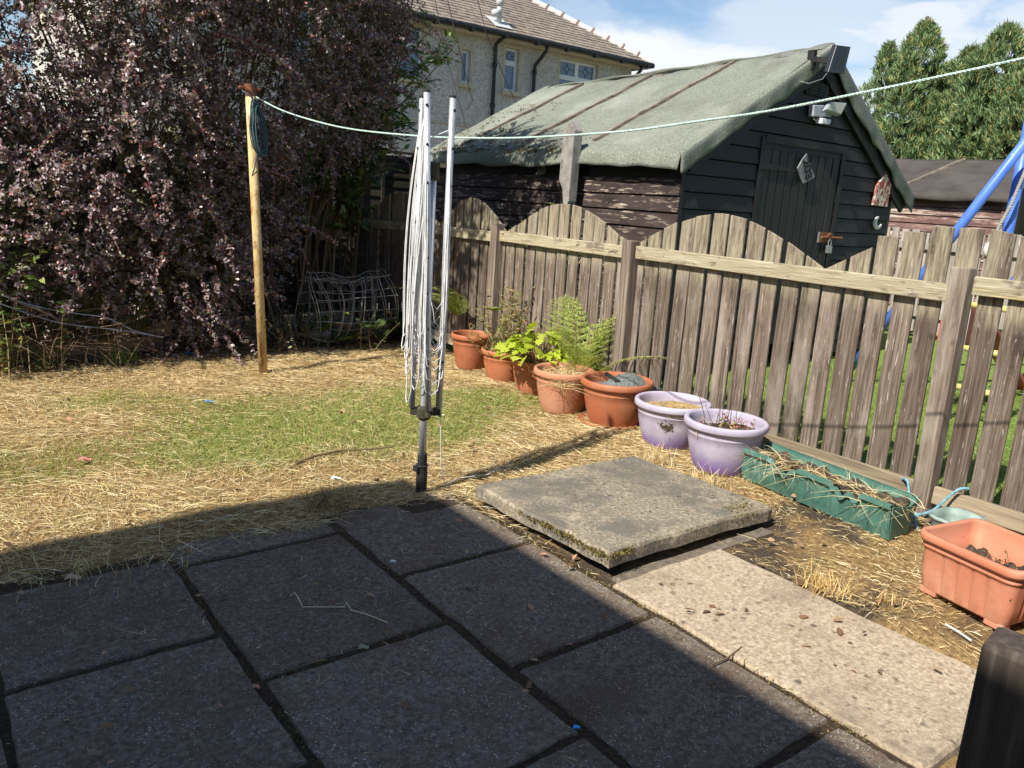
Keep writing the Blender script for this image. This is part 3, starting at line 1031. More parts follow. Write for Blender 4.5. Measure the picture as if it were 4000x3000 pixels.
# door of the shed
door = MB()
nb = 10
bw = (DX1 - DX0 - .03) / nb
for i in range(nb):
    xx = DX0 + .015 + i * bw
    door.box(xx + .006, xx + bw - .006, SY0 - .012 + U(-.003, .003), SY0 + .012, .25, DZ1 - .02)
door.box(DX0, DX1, SY0 + .002, SY0 + .008, .25, DZ1 - .01)
M_door = mat('black_door_boards', [(.3, (.009, .008, .008)), (.55, (.020, .0175, .0175)), (.8, (.04, .036, .034))], 14, (1, 1, .12), .6, .5, 34, .4,
             patches=[((.19, .165, .145), 9, .73, .76, (1, 1, .12))])
dr = obj('door', door, M_door, shed, bevel=.004)
fr = MB()
fr.box(DX0 - .05, DX0 + .008, SY0 - .027, SY0 - .0205, .1, DZ1 + .03)
fr.box(DX1 - .008, DX1 + .06, SY0 - .027, SY0 - .0205, .1, DZ1 - .02)
fr.box(DX0 + .008, DX1 + .05, SY0 - .032, SY0 - .0207, DZ1 - .02, DZ1 + .05)
obj('door_frame', fr, M_black, shed)
hg = MB()
hg.prism([(2.20, SY0 - .033, 2.09), (2.20, SY0 - .033, 2.015), (2.80, SY0 - .033, 2.02), (2.80, SY0 - .033, 2.04)], (0, .012, 0))
obj('hinge', hg, M_black, dr)
hg = MB()
hg.prism([(2.20, SY0 - .033, .79), (2.20, SY0 - .033, .715), (2.80, SY0 - .033, .72), (2.80, SY0 - .033, .74)], (0, .012, 0))
obj('hinge', hg, M_black, dr)
bo = MB()
bo.box(3.40, 3.60, SY0 - .030, SY0 - .0205, 1.33, 1.44)
bo.tube([(3.42, SY0 - .04, 1.385), (3.82, SY0 - .04, 1.385)], .012, 8)
bo.tube([(3.53, SY0 - .045, 1.40), (3.53, SY0 - .07, 1.43), (3.56, SY0 - .07, 1.41), (3.56, SY0 - .05, 1.37)], .010, 6)
blt = obj('bolt', bo, M_iron, dr)
obj('bolt_plate', MB().box(3.37, 3.395, SY0 - .033, SY0 - .0205, 1.33, 1.44), M_steel, blt)
pd = MB().box(3.52, 3.60, SY0 - .075, SY0 - .045, 1.22, 1.30)
pd.tube([(3.535, SY0 - .06, 1.30), (3.535, SY0 - .06, 1.35), (3.56, SY0 - .06, 1.365), (3.585, SY0 - .06, 1.35), (3.585, SY0 - .06, 1.30)], .007, 6)
obj('padlock', pd, M_steel, blt, bevel=.004)
vt = MB().box(2.79, 3.17, SY0 - .034, SY0 - .012, 2.775, 2.90)
for i in range(4):
    for xx in (2.83, 2.99):
        vt.box(xx, xx + .14, SY0 - .048, SY0 - .034, 2.79 + i * .027, 2.80 + i * .027)
obj('vent', vt, M_black, shed)

# things fixed on or leaning against the shed
M_slate = mat('slate', [(.3, (.12, .125, .125)), (.55, (.22, .225, .225)), (.8, (.36, .37, .37))], 14, rough=.6, bump=.8, bscale=30, spec=.45, tone=.25)
sg = thing('house_number_sign', 'rough grey slate plaque with the number 203 on the shed door', 'sign', (2.95, SY0 - .04, 2.05))
pl = [(2.925, 2.215), (2.86, 2.15), (2.80, 2.06), (2.86, 1.985), (2.925, 1.915), (3.03, 1.95), (3.125, 1.995), (3.06, 2.06), (2.985, 2.14)]
obj('plaque', MB().prism([(a, SY0 - .034, b) for a, b in pl], (0, -.014, 0)), M_slate, sg, bevel=.004)
fc = bpy.data.curves.new('numerals', 'FONT')
fc.body = '203'; fc.size = .155; fc.align_x = 'CENTER'; fc.align_y = 'CENTER'; fc.extrude = .002; fc.offset = .003
fo = bpy.data.objects.new('numerals', fc); link(fo, sg)
fc.materials.append(mat('numeral_black', [(0, (.008, .008, .009)), (1, (.012, .012, .012))], 5, rough=.6, bump=0))
dg = bpy.context.evaluated_depsgraph_get(); dg.update()
nm_ = bpy.data.meshes.new_from_object(fo.evaluated_get(dg))
bpy.data.objects.remove(fo)
fo = link(bpy.data.objects.new('numerals', nm_), sg)
fo.matrix_local = Matrix.Translation((.012, -.0115, .012)) @ Matrix.Rotation(math.radians(90), 4, 'X') @ Matrix.Rotation(math.radians(-62), 4, 'Z')

M_red = mat('peeling_red_paint', [(.3, (.20, .03, .03)), (.5, (.30, .055, .05)), (.7, (.24, .04, .045))], 9, rough=.8, bump=.5, bscale=30,
            patches=[((.58, .52, .43), 16, .50, .54, (1, 1, .8)), ((.40, .32, .2), 26, .54, .60, (1, 1, .6)), ((.30, .37, .46), 19, .60, .64)])
hs_ = obj('house_decoration', MB().prism([(4.336, SY0 - .028, 1.764), (4.648, SY0 - .028, 1.754), (4.654, SY0 - .028, 2.008), (4.493, SY0 - .028, 2.135), (4.364, SY0 - .028, 1.977)], (0, -.03, 0)), M_red, bevel=.004)
tag(hs_, 'small house shaped board with peeling red and white paint on the shed front', 'decoration')
mo = MB()
outer = [(4.52 + .085 * math.cos(t), 1.57 + .075 * math.sin(t)) for t in np.linspace(math.radians(100), math.radians(340), 16)]
inner = [(4.545 + .055 * math.cos(t), 1.585 + .05 * math.sin(t)) for t in np.linspace(math.radians(330), math.radians(110), 12)]
mo.prism([(a, SY0 - .03, b) for a, b in outer + inner], (0, -.022, 0))
tag(obj('moon_decoration', mo, mat('moon_plaster', [(.3, (.45, .45, .42)), (.7, (.68, .67, .63))], 20, rough=.7), bevel=.003), 'white crescent moon ornament on the black shed front', 'decoration')

spn = thing('solar_panel', 'black solar panel box fixed at the apex of the shed gable', 'solar panel', (3.34, 2.72, 3.15))
M_pan = mat('panel_black', [(.3, (.010, .011, .014)), (.7, (.017, .018, .022))], 6, rough=.35, spec=.5, bump=0)
pb = MB()
q = [(float(p[0]), float(p[2])) for p in (at_y(3235, 283, 2.72), at_y(3298, 289, 2.72), at_y(3324, 183, 2.72), at_y(3269, 176, 2.72))]
pb.prism([(a, 2.72, b) for a, b in q], (0, .05, .01))
obj('panel', pb, M_pan, spn, bevel=.006)
pb = MB()
for t in (.33, .66):
    a = (q[0][0] + (q[1][0] - q[0][0]) * t, q[0][1] + (q[1][1] - q[0][1]) * t); b = (q[3][0] + (q[2][0] - q[3][0]) * t, q[3][1] + (q[2][1] - q[3][1]) * t)
    pb.bar((a[0], 2.718, a[1] + .03), (b[0], 2.718, b[1] - .02), .006, .004)
obj('cell_line', pb, M_dark, spn)
pb = MB().bar((q[0][0] + .10, 2.77, q[0][1] + .12), (q[0][0] + .08, 2.98, 3.08), .05, .05)
pb.bar((q[0][0] + .08, 2.97, 3.16), (q[0][0] + .08, 2.97, 2.98), .07, .05)
obj('bracket', pb, M_dark, spn)
pb = MB().tube([(q[0][0] + .02, 2.735, q[0][1] + .01), (q[0][0] - .03, 2.75, q[0][1] - .06), (q[0][0] - .08, 2.86, q[0][1] - .10), (q[0][0] - .1, 3.0, q[0][1] - .06)], .004, 5)
obj('cord', pb, M_steel, spn)

fl = thing('security_light', 'white and grey floodlight with motion sensor on the shed gable', 'light', (3.35, SY0 - .03, 2.7))
M_wht = mat('white_plastic', [(.3, (.55, .56, .57)), (.7, (.7, .7, .7))], 12, rough=.4, bump=0)
M_gry = mat('grey_plastic', [(.3, (.30, .32, .36)), (.7, (.42, .44, .48))], 12, rough=.4, bump=0)
def fy(pts, Y): return [tuple(at_y(a, b, Y)) for a, b in pts]


obj('base', MB().prism(fy([(3179, 455), (3181, 410), (3222, 411), (3226, 425), (3249, 428), (3248, 457)], SY0 - .09), (0, .065, 0)), M_gry, fl, bevel=.008)
ho = obj('lamp_head', MB().prism(fy([(3227, 427), (3246, 396), (3310, 402), (3287, 448)], SY0 - .15), (0, .05, -.02)), M_gry, fl, bevel=.008)
obj('lamp_glass', MB().prism(fy([(3232, 427), (3249, 399), (3306, 405), (3285, 444)], SY0 - .154), (0, .0035, 0)),
    mat('lamp_glass', [(.3, (.46, .45, .34)), (.7, (.58, .57, .45))], 8, rough=.25, spec=.5, bump=0), ho)
obj('sensor', MB().prism(fy([(3210, 484), (3214, 461), (3249, 467), (3243, 487)], SY0 - .12), (0, .08, .01)), M_wht, fl, bevel=.008)
cb = MB().tube((fy([(3178, 452), (3178, 465), (3192, 473), (3200, 462)], SY0 - .06)), .006, 5)
obj('cord', cb, M_wht, fl)

cp = MB()
cpx = 1.02
cp.prism([(cpx, 4.30, 1.60), (cpx, 4.36, 1.45), (cpx, 4.41, 1.72), (cpx, 4.47, 1.80), (cpx, 4.455, 2.30), (cpx, 4.36, 2.37), (cpx, 4.285, 2.28)], (-.11, 0, 0))
tag(obj('concrete_post', cp, M_conc, bevel=.008), 'broken grey concrete post fixed against the long side of the shed', 'post')

bh = thing('bird_house', 'wooden nest box with a slate roof on the right side of the black shed', 'bird house', (SX1, SY0 + .25, 1.5))
M_bw = wood('nest_wood', (.13, .075, .035), (.28, .17, .085), (.36, .25, .14), 'z')
obj('box', MB().box(SX1 + .001, SX1 + .24, SY0 + .10, SY0 + .42, 1.42, 1.86), M_bw, bh, bevel=.004)
obj('trim', MB().box(SX1 + .001, SX1 + .30, SY0 + .07, SY0 + .45, 1.78, 1.88), M_grey, bh, bevel=.004)
rf_ = MB()
for i in range(5):
    for j in range(5):
        a = i * .075
        rf_.box(SX1 + a, SX1 + a + .11, SY0 + .04 + j * .09, SY0 + .04 + j * .09 + .084, 0, .012)
        for k_ in range(8):
            v_ = rf_.v[-8 + k_]
            rf_.v[-8 + k_] = (v_[0], v_[1], v_[2] + 2.10 - (v_[0] - SX1) * .62 + .012 * (i % 2))
obj('roof', rf_, M_slate, bh)

# ------------------------------------------------------------------ brown shed, conifers
M_brown = mat('peeling_brown_boards', [(.3, (.085, .045, .038)), (.5, (.16, .092, .078)), (.75, (.24, .15, .125))], 12, (1, .25, 1), .8, .5, 30, .2,
              patches=[((.48, .40, .33), 7, .55, .62, (1, .15, 1.4)), ((.36, .26, .21), 12, .58, .66, (1, .25, 1))], dist=.5)
M_bfelt = mat('brown_felt', [(.3, (.050, .043, .038)), (.55, (.075, .065, .058)), (.8, (.10, .088, .078))], 3, rough=.85, bump=.3, bscale=50, spec=.2)
bs_ = thing('garden_shed', 'brown peeling wooden shed with smooth dark felt roof at the far right', 'shed', (8.2, 3.1, 0))
BX, BY0, BY1, BE, BR = 8.2, 3.13, 5.9, 2.02, 2.60
mb = MB()
z = .1
while z < BE:
    z1 = min(z + .125, BE)
    mb.add([(BX - .02, BY0, z), (BX - .02, BY1, z), (BX - .003, BY1, z1 - .012), (BX - .003, BY0, z1 - .012), (BX + .02, BY0, z), (BX + .02, BY1, z), (BX + .02, BY1, z1), (BX + .02, BY0, z1)],
           [(1, 0, 3, 2), (0, 1, 5, 4), (3, 7, 6, 2), (0, 4, 7, 3)])
    z += .125
obj('wall', mb, M_brown, bs_)
mb = MB()
for Ye in (BY0, BY1):
    mb.prism([(BX + .022, Ye, 0), (BX + 2.2, Ye, 0), (BX + 2.2, Ye, BE), (BX + 1.1, Ye, BR - .04), (BX + .022, Ye, BE)], (0, .02 if Ye == BY0 else -.02, 0))
obj('wall', mb, wood('end_boards', (.04, .028, .024), (.09, .06, .05), (.15, .10, .08), 'z'), bs_)
mb = MB()


def bfelt(a, b):
    Y = BY0 - .12 + (BY1 - BY0 + .24) * a
    if b < .15:
        q = b / .15
        return (BX - .13 - .02 * math.sin(q * PI), Y, BE + .02 - .10 * (1 - q) + .012 * math.sin(Y * 6) * (1 - q))
    q = (b - .15) / .85
    X = BX - .13 + 1.23 * q
    return (X, Y, BE + .02 + (BR - BE) * q + .010 * math.sin(Y * 5 + X * 4) + .008 * math.sin(X * 7 - Y * 2.5))


obj('roof', mb.grid(bfelt, 40, 24), M_bfelt, bs_, smooth=True, solid=.012)
mb = MB().grid(lambda a, b: (BX + 1.1 + 1.2 * b, BY0 - .12 + (BY1 - BY0 + .24) * a, BR + .02 - (BR - BE) * b), 6, 6)
obj('roof', mb, M_bfelt, bs_, solid=.012)
mb = MB().bar((BX + .08, 4.72, 2.16), (BX + 1.04, 4.30, 2.64), .055, .03)
obj('roof_batten', mb, M_batten, bs_)
mb = MB().box(BX - .04, BX - .021, BY0 - .01, BY0 + .04, .1, BE)
obj('corner_trim', mb, M_brown, bs_)

M_con = leafmat('conifer_sprays', [(0, (.10, .18, .085)), (.35, (.17, .27, .12)), (.7, (.25, .36, .16)), (.89, (.36, .42, .17)), (.95, (.44, .33, .10)), (1, (.48, .29, .09))], .6, .25, .2, (1, 1, .6))
M_bark = mat('bark', [(.3, (.05, .035, .025)), (.7, (.14, .10, .075))], 20, (1, 1, .2), .95, .6)


def conifer(label, cx, cy, h, r, nt_, group='conifers behind the brown shed'):
    t = thing('conifer_tree', label, 'tree', (cx, cy, 0), group)
    obj('trunk', MB().tube([(cx, cy, 0), (cx + .03, cy, h * .45), (cx, cy + .03, h * .85)], [.13, .09, .02], 8), M_bark, t)
    # tufts sit on a lumpy, upward pointing crown made of several leaders
    lead = [(cx, cy, h, r)] + [(cx + r * .62 * math.cos(a), cy + r * .62 * math.sin(a), h * U(.70, .93), r * .58) for a in np.linspace(0, 2 * PI, 7)[:-1] + U(0, 1)]
    P = []; O = []
    for k_ in range(nt_):
        lx, ly, lh, lr = random.choices(lead, [3] + [1.25] * 6)[0]
        zz = lh * (1 - random.random() ** 1.35) * .985 + .02
        q = zz / lh
        prof = (1 - q ** 2.6) ** .75 * (1 + .16 * math.sin(zz * 4.1 + lx * 9) + .10 * math.sin(zz * 9 + ly * 7))
        a = U(0, 2 * PI)
        rr = lr * prof * U(.72, 1.04) * (1 + .14 * math.sin(3 * a + zz * 3) + .08 * math.sin(7 * a - zz * 5))
        P.append((lx + rr * math.cos(a), ly + rr * math.sin(a), zz)); O.append((math.cos(a), math.sin(a), 1.15 + q))
    P = np.array(P); O = unit(np.array(O))
    kf = 26
    n_ = len(P)
    PP = np.repeat(P, kf, 0) + rng.normal(size=(n_ * kf, 3)) * .028
    DD = unit(np.repeat(O, kf, 0) + rng.normal(size=(n_ * kf, 3)) * .38)
    Ls = rng.uniform(.05, .15, n_ * kf)
    V = leaf_shape(PP, DD, rdir(n_ * kf), Ls, Ls * rng.uniform(.12, .2, n_ * kf), LANCE)
    np_obj('crown', V, len(LANCE), M_con, t)
    return t


conifer('tallest conifer, behind the left end of the brown shed', 11.3, 6.35, 5.25, .95, 3300)
conifer('bushy conifer filling the gap between the two taller conifers', 11.5, 5.55, 4.75, .8, 2500)
conifer('twin topped conifer right of the tallest one', 11.2, 4.85, 5.0, .85, 2900)
conifer('conifer cut by the right edge of the picture', 11.1, 3.95, 4.75, .85, 2700)
conifer('low conifer at the left end of the row, close to the shed gable', 11.4, 7.25, 3.6, .6, 1700)
conifer('dense conifer standing behind and between the tall pair, filling the row', 12.3, 5.95, 4.65, 1.0, 2600)
conifer('dense conifer standing behind the twin topped one near the right edge', 12.2, 4.55, 4.55, 1.0, 2600)
bd = thing('bird', 'small brown bird perched on top of the tallest conifer', 'bird', (11.25, 6.3, 5.24))
bm = MB().ball((11.25, 6.3, 5.28), .05, 12, 8, (.8, 1.3, 1.1))
bm.ball((11.25, 6.335, 5.34), .034, 10, 8)
bm.tube([(11.25, 6.26, 5.27), (11.25, 6.16, 5.22)], [.03, .012], 6)
bm.tube([(11.25, 6.365, 5.34), (11.25, 6.395, 5.335)], [.01, .002], 5)
bm.tube([(11.24, 6.3, 5.27), (11.24, 6.3, 5.20)], .006, 4)
bm.tube([(11.26, 6.3, 5.27), (11.26, 6.3, 5.20)], .006, 4)
obj('body', bm, mat('bird_brown', [(.3, (.10, .07, .05)), (.7, (.22, .17, .13))], 30, rough=.8), bd, smooth=True)

# ------------------------------------------------------------------ pebble-dashed house behind
HY, HX0, HX1, HE = 14.0, -1.5, 11.25, 5.1
M_dash = mat('pebbledash', [(.34, (.27, .245, .215)), (.5, (.50, .465, .415)), (.66, (.68, .64, .58))], 26, rough=.95, bump=.6, bscale=34, spec=.15, detail=10,
             patches=[((.40, .365, .31), .8, .48, .7)], spots=[((.75, .72, .65), 20, .4), ((.20, .17, .13), 17, .4)], bdist=.02)
M_band = mat('smooth_render', [(.3, (.42, .36, .26)), (.7, (.54, .47, .35))], 5, rough=.9, bump=.3)
M_upvc = mat('white_frame', [(.3, (.66, .68, .70)), (.7, (.76, .77, .78))], 6, rough=.35, bump=0)
M_gutter = mat('black_gutter', [(.3, (.012, .012, .013)), (.7, (.026, .026, .027))], 8, rough=.45, spec=.4, bump=.1)
house = thing('house', 'pebble-dashed two storey house with brown tiled hipped roof above the shed', 'house', (5, HY, 0))
WIN = [(4.36, 4.93, 3.98, 5.0), (5.93, 6.165, 4.05, 4.75), (7.13, 7.53, 4.03, 4.98), (8.80, 10.06, 3.95, 4.985), (1.2, 2.4, 3.95, 4.95)]
wl = MB()
xs_ = sorted({HX0, HX1} | {a for q in WIN for a in q[:2]})
for xa, xb in zip(xs_[:-1], xs_[1:]):
    op = [q for q in WIN if q[0] <= xa + 1e-6 and q[1] >= xb - 1e-6]
    if not op:
        wl.box(xa, xb, HY, HY + .16, 0, HE)
    else:
        wl.box(xa, xb, HY, HY + .16, 0, op[0][2])
        wl.box(xa, xb, HY, HY + .16, op[0][3], HE)
wl.box(HX1 - .16, HX1, HY + .161, HY + 7.4, 0, HE)
wl.box(HX0, HX0 + .16, HY + .161, HY + 7.4, 0, HE)
wl.box(HX0 + .161, HX1 - .161, HY + 7.24, HY + 7.4, 0, HE)
obj('wall', wl, M_dash, house)
obj('band_course', MB().box(HX0, HX1 - .01, HY - .025, HY - .003, 3.12, 3.16), M_band, house)
obj('soffit', MB().box(HX0 - .3, HX1 + .25, HY - .30, HY - .004, HE - .02, HE + .03), M_band, house)
fs_ = MB().box(HX0 - .3, HX1 + .28, HY - .325, HY - .301, HE - .03, HE + .13)
fs_.box(HX1 + .281, HX1 + .30, HY - .30, HY + 7.5, HE - .03, HE + .13)
obj('fascia', fs_, M_band, house)
gt = MB().tube([(HX0 - .3, HY - .39, HE + .06), (HX1 + .30, HY - .39, HE + .06)], .065, 10)
gt.tube([(HX1 + .37, HY - .40, HE + .06), (HX1 + .37, HY + 7.4, HE + .06)], .065, 10)
xx = HX0
while xx < HX1 + .2:
    gt.box(xx, xx + .09, HY - .46, HY - .326, HE - .03, HE + .10); xx += .92
obj('gutter', gt, M_gutter, house)
for xx, off in ((6.78, 0.0), (7.95, .12), (11.12, .06)):
    dp = MB()
    if off:
        dp.tube([(xx + .10, HY - .38, HE), (xx + .10, HY - .36, HE - .10), (xx, HY - .09, HE - .42), (xx, HY - .08, HE - .55), (xx, HY - .08, .1)], .045, 8)
    else:
        dp.tube([(xx, HY - .38, HE), (xx, HY - .10, HE - .12), (xx, HY - .08, HE - .2), (xx, HY - .08, .1)], .045, 8)
    for z in (HE - .62, HE - 1.5, HE - 2.6):
        dp.tube([(xx, HY - .08, z), (xx, HY - .08, z + .09)], .062, 8)
    obj('downpipe', dp, M_gutter, house, smooth=True)


def glass():
    mt, nt, bs, out = _nt('window_glass')
    raw, v = _coords(nt)
    sep = nt.nodes.new('ShaderNodeSeparateXYZ'); nt.links.new(raw, sep.inputs[0])
    st = _math(nt, 'GREATER_THAN', _math(nt, 'FRACT', _math(nt, 'MULTIPLY', sep.outputs[2], 26)), .35)
    c = _mix(nt, st, (.055, .08, .13), (.21, .27, .36))
    nt.links.new(c, bs.inputs['Base Color'])
    bs.inputs['Roughness'].default_value = .08
    bs.inputs['Specular IOR Level'].default_value = .7
    return mt


M_glass = glass()
for wi, (xa, xb, za, zb) in enumerate(WIN):
    Yw = HY + .10
    f = MB(); t_ = .055
    lights = [(xa, xb, za + (zb - za) * .66, zb), (xa, xb, za, za + (zb - za) * .66)]
    if xb - xa > 1:
        xm = (xa + xb) / 2
        lights = [(xa, xm, za + (zb - za) * .60, zb), (xm, xb, za + (zb - za) * .60, zb), (xa, xb, za, za + (zb - za) * .60)]
    if xb - xa < .3:
        lights = [(xa, xb, za, zb)]
    for (a, b, c_, d) in lights:
        f.box(a, a + t_, Yw, Yw + .05, c_, d); f.box(b - t_, b, Yw, Yw + .05, c_, d)
        f.box(a + t_, b - t_, Yw, Yw + .05, c_, c_ + t_); f.box(a + t_, b - t_, Yw, Yw + .05, d - t_, d)
    win = obj('window', f, M_upvc, house)
    for (a, b, c_, d) in lights:
        obj('pane', MB().box(a + t_, b - t_, Yw + .024, Yw + .03, c_ + t_, d - t_), M_glass, win)
    if xb - xa > .3:
        ld = MB()
        for (a, b, c_, d) in lights[:-1]:
            cx, cz, s_ = (a + b) / 2, (c_ + d) / 2, .09
            for (p, q) in (((cx - s_, cz), (cx, cz + s_)), ((cx, cz + s_), (cx + s_, cz)), ((cx + s_, cz), (cx, cz - s_)), ((cx, cz - s_), (cx - s_, cz)),
                           ((a + t_, cz), (cx - s_, cz)), ((cx + s_, cz), (b - t_, cz)), ((cx, cz + s_), (cx, d - t_)), ((cx, c_ + t_), (cx, cz - s_))):
                ld.bar((p[0], Yw + .02, p[1]), (q[0], Yw + .02, q[1]), .012, .006, (0, 1, 0))
        obj('leading', ld, M_gutter, win)
    obj('sill', MB().box(xa - .09, xb + .09, HY - .09, HY + .098, za - .10, za - .002), M_band, house)
    rv = MB()
    rv.box(xa - .07, xa - .001, HY - .008, HY - .0005, za, zb + .07); rv.box(xb + .001, xb + .07, HY - .008, HY - .0005, za, zb + .07)
    rv.box(xa - .001, xb + .001, HY - .008, HY - .0005, zb + .001, zb + .07)
    obj('window_surround', rv, M_band, house)

M_tile = mat('roof_tiles', [(.3, (.15, .122, .096)), (.5, (.255, .212, .172)), (.72, (.37, .315, .258))], 10, (1, .5, .5), .9, .5, 40, .15,
             patches=[((.36, .32, .19), 2.6, .62, .72), ((.13, .11, .10), 1.4, .56, .72)], spots=[((.10, .08, .07), 9, .2)])
PITCH = math.tan(math.radians(31.5))
tl = MB()
HD = 7.4
ox0, ox1, oy0, oy1 = HX0 - .36, HX1 + .36, HY - .36, HY + HD + .36
half = (oy1 - oy0) / 2
zr0 = HE + .11
ncs = 27
for i in range(ncs):
    a0 = half * i / ncs; a1 = half * (i + 1) / ncs + .03
    za, zb = zr0 + a0 * PITCH + .030, zr0 + a1 * PITCH + .004
    nseg = 44
    for j in range(nseg):
        q0 = ox0 + a0 * 0 + (ox1 - a0 - (ox0 + a0)) * j / nseg + a0; q1 = ox0 + a0 + (ox1 - a0 - (ox0 + a0)) * (j + 1) / nseg
        r0 = ox0 + a1 + (ox1 - a1 - (ox0 + a1)) * j / nseg; r1 = ox0 + a1 + (ox1 - a1 - (ox0 + a1)) * (j + 1) / nseg
        if r1 < r0: r0 = r1 = (r0 + r1) / 2
        w_ = U(-.006, .006)
        tl.add([(q0, oy0 + a0, za + w_), (q1, oy0 + a0, za + w_), (r1, oy0 + a1, zb), (r0, oy0 + a1, zb), (q0, oy0 + a0, za - .05), (q1, oy0 + a0, za - .05)],
               [(0, 1, 2, 3), (4, 5, 1, 0)])
    # hip end on the right
    tl.add([(ox1 - a0, oy0 + a0, za), (ox1 - a0, oy1 - a0, za), (ox1 - a1, oy1 - a1, zb), (ox1 - a1, oy0 + a1, zb), (ox1 - a0, oy0 + a0, za - .05), (ox1 - a0, oy1 - a0, za - .05)],
           [(0, 1, 2, 3), (4, 5, 1, 0)])
    tl.add([(ox0 + a0, oy1 - a0, za), (ox0 + a0, oy0 + a0, za), (ox0 + a1, oy0 + a1, zb), (ox0 + a1, oy1 - a1, zb)], [(0, 1, 2, 3)])
    tl.add([(ox1 - a0, oy1 - a0, za), (ox0 + a0, oy1 - a0, za), (ox0 + a1, oy1 - a1, zb), (ox1 - a1, oy1 - a1, zb)], [(0, 1, 2, 3)])
obj('roof', tl, M_tile, house)
hp = MB()
M_hip = mat('hip_mortar', [(.3, (.52, .50, .46)), (.7, (.70, .68, .64))], 8, rough=.8, bump=.3)
for i in range(14):
    a0, a1 = half * i / 14, half * (i + 1) / 14
    hp.tube([(ox1 - a0, oy0 + a0, zr0 + a0 * PITCH + .02), (ox1 - a1 + .01, oy0 + a1 - .01, zr0 + a1 * PITCH + .01)], .085, 10)
hp.tube([(ox0 + half, oy0 + half, zr0 + half * PITCH + .05), (ox1 - half, oy0 + half, zr0 + half * PITCH + .05)], .09, 10)
obj('hip_ridge', hp, M_hip, house)
hc = MB()
for i in range(1, 14):
    a0 = half * i / 14
    hc.tube([(ox1 - a0 + .03, oy0 + a0 - .03, zr0 + a0 * PITCH + .015), (ox1 - a0 - .0, oy0 + a0 + .0, zr0 + a0 * PITCH + .035)], .10, 10)
obj('hip_clip', hc, mat('red_clay', [(.3, (.22, .12, .09)), (.7, (.34, .2, .15))], 12, rough=.85), house)
vp_ = MB().tube([(6.85, HY - .06, 5.38), (6.85, HY - .06, 5.92)], .062, 10)
vp_.tube([(6.85, HY - .06, 5.80), (6.85, HY - .06, 5.97)], .085, 10)
vp_.tube([(6.68, HY - .06, 5.62), (6.85, HY - .06, 5.66)], .08, 8)
vp_.grid(lambda a, b: (6.62 + .5 * a, oy0 + .1 + .45 * b, zr0 + (.1 + .45 * b) * PITCH + .05), 2, 2)
obj('soil_vent', vp_, mat('vent_grey', [(.3, (.42, .43, .43)), (.7, (.55, .56, .56))], 9, rough=.6), house, smooth=True)
M_cable = mat('cable', [(.3, (.05, .035, .03)), (.7, (.09, .065, .055))], 8, bump=0)
for lab, pts in (('thin brown telephone cable running down past the house window', [(at_y(1690, -60, 13.5)), (at_y(1730, 170, 13.4)), (at_y(1812, 468, 13.2)), (at_y(1850, 640, 13.0))]),
                 ('thin grey cable hanging across the house wall between small window and downpipe', [(at_y(1735, -60, 13.5)), (at_y(1790, 180, 13.4)), (at_y(1846, 395, 13.6)), (at_y(1820, 430, 13.9))]),
                 ('thin dark cable crossing the roof tiles right of the vent pipe', [(at_y(1850, -60, 13.3)), (at_y(1900, 130, 13.3)), (at_y(1990, 350, 13.6)), (at_y(2010, 385, 13.9))])):
    tag(obj('overhead_cable', MB().tube(pts, .009, 5), M_cable), lab, 'cable')

# ------------------------------------------------------------------ the home house (out of the picture, its eaves throw the big shadow on the patio)
HHX, HHY, HHZ = -6.58, 1.14, 4.60
home = thing('house', 'rendered house behind the photographer whose eaves shade the patio', 'house', (-11, -5, 0))
wl = MB()
wl.box(-15.6, HHX - .28, HHY - .44, HHY - .28, 0, HHZ); wl.box(-15.6, HHX - .28, -12.2, -12.04, 0, HHZ)
wl.box(HHX - .44, HHX - .28, -12.03, HHY - .45, 0, HHZ); wl.box(-15.6, -15.44, -12.03, HHY - .45, 0, HHZ)
obj('wall', wl, M_dash, home)
rf_ = MB()
a, b, c_, d = -15.9, HHX, -12.5, HHY
pk = (b - a) / 2 * math.tan(math.radians(30))
mx = (a + b) / 2; hw = (b - a) / 2
rf_.add([(a, c_, HHZ), (b, c_, HHZ), (b, d, HHZ), (a, d, HHZ), (mx, c_ + hw, HHZ + pk), (mx, d - hw, HHZ + pk)],
        [(0, 1, 4), (1, 2, 5, 4), (2, 3, 5), (3, 0, 4, 5), (3, 2, 1, 0)])
obj('roof', rf_, M_tile, home)
wn = obj('window', MB().box(HHX - .30, HHX - .262, -.6, .5, 1.0, 2.2), M_upvc, home)
obj('pane', MB().box(HHX - .261, HHX - .255, -.53, .43, 1.07, 2.13), M_glass, wn)
dd = obj('door', MB().box(HHX - .30, HHX - .262, -3.2, -2.3, .15, 2.15), M_upvc, home)

# ------------------------------------------------------------------ rotary clothes dryer
M_alu = mat('galvanised', [(.3, (.38, .39, .40)), (.5, (.56, .57, .58)), (.7, (.70, .71, .72))], 22, (1, 1, .25), .42, .25, 40, .5, .55,
            patches=[((.30, .30, .29), 14, .60, .72)])
M_blackp = mat('black_plastic', [(.3, (.012, .012, .013)), (.7, (.035, .035, .036))], 14, rough=.55, bump=.3)
M_hub = mat('dirty_hub', [(.3, (.030, .03, .022)), (.6, (.075, .065, .04)), (.8, (.16, .08, .04))], 18, rough=.8, bump=.5)
M_cord = mat('washing_cord', [(.3, (.58, .57, .55)), (.7, (.76, .755, .74))], 30, rough=.7, bump=.2)
DXc, DYc = -2.313, 1.657
dry = thing('clothes_dryer', 'folded metal rotary clothes dryer hung with loose white cords, standing at the patio corner', 'clothes dryer', (DXc, DYc, 0))
mast = MB().tube([(DXc, DYc, .17), (DXc - .003, DYc, .48), (DXc + .0, DYc, 1.74)], .021, 14)
obj('mast', mast, M_alu, dry, smooth=True)
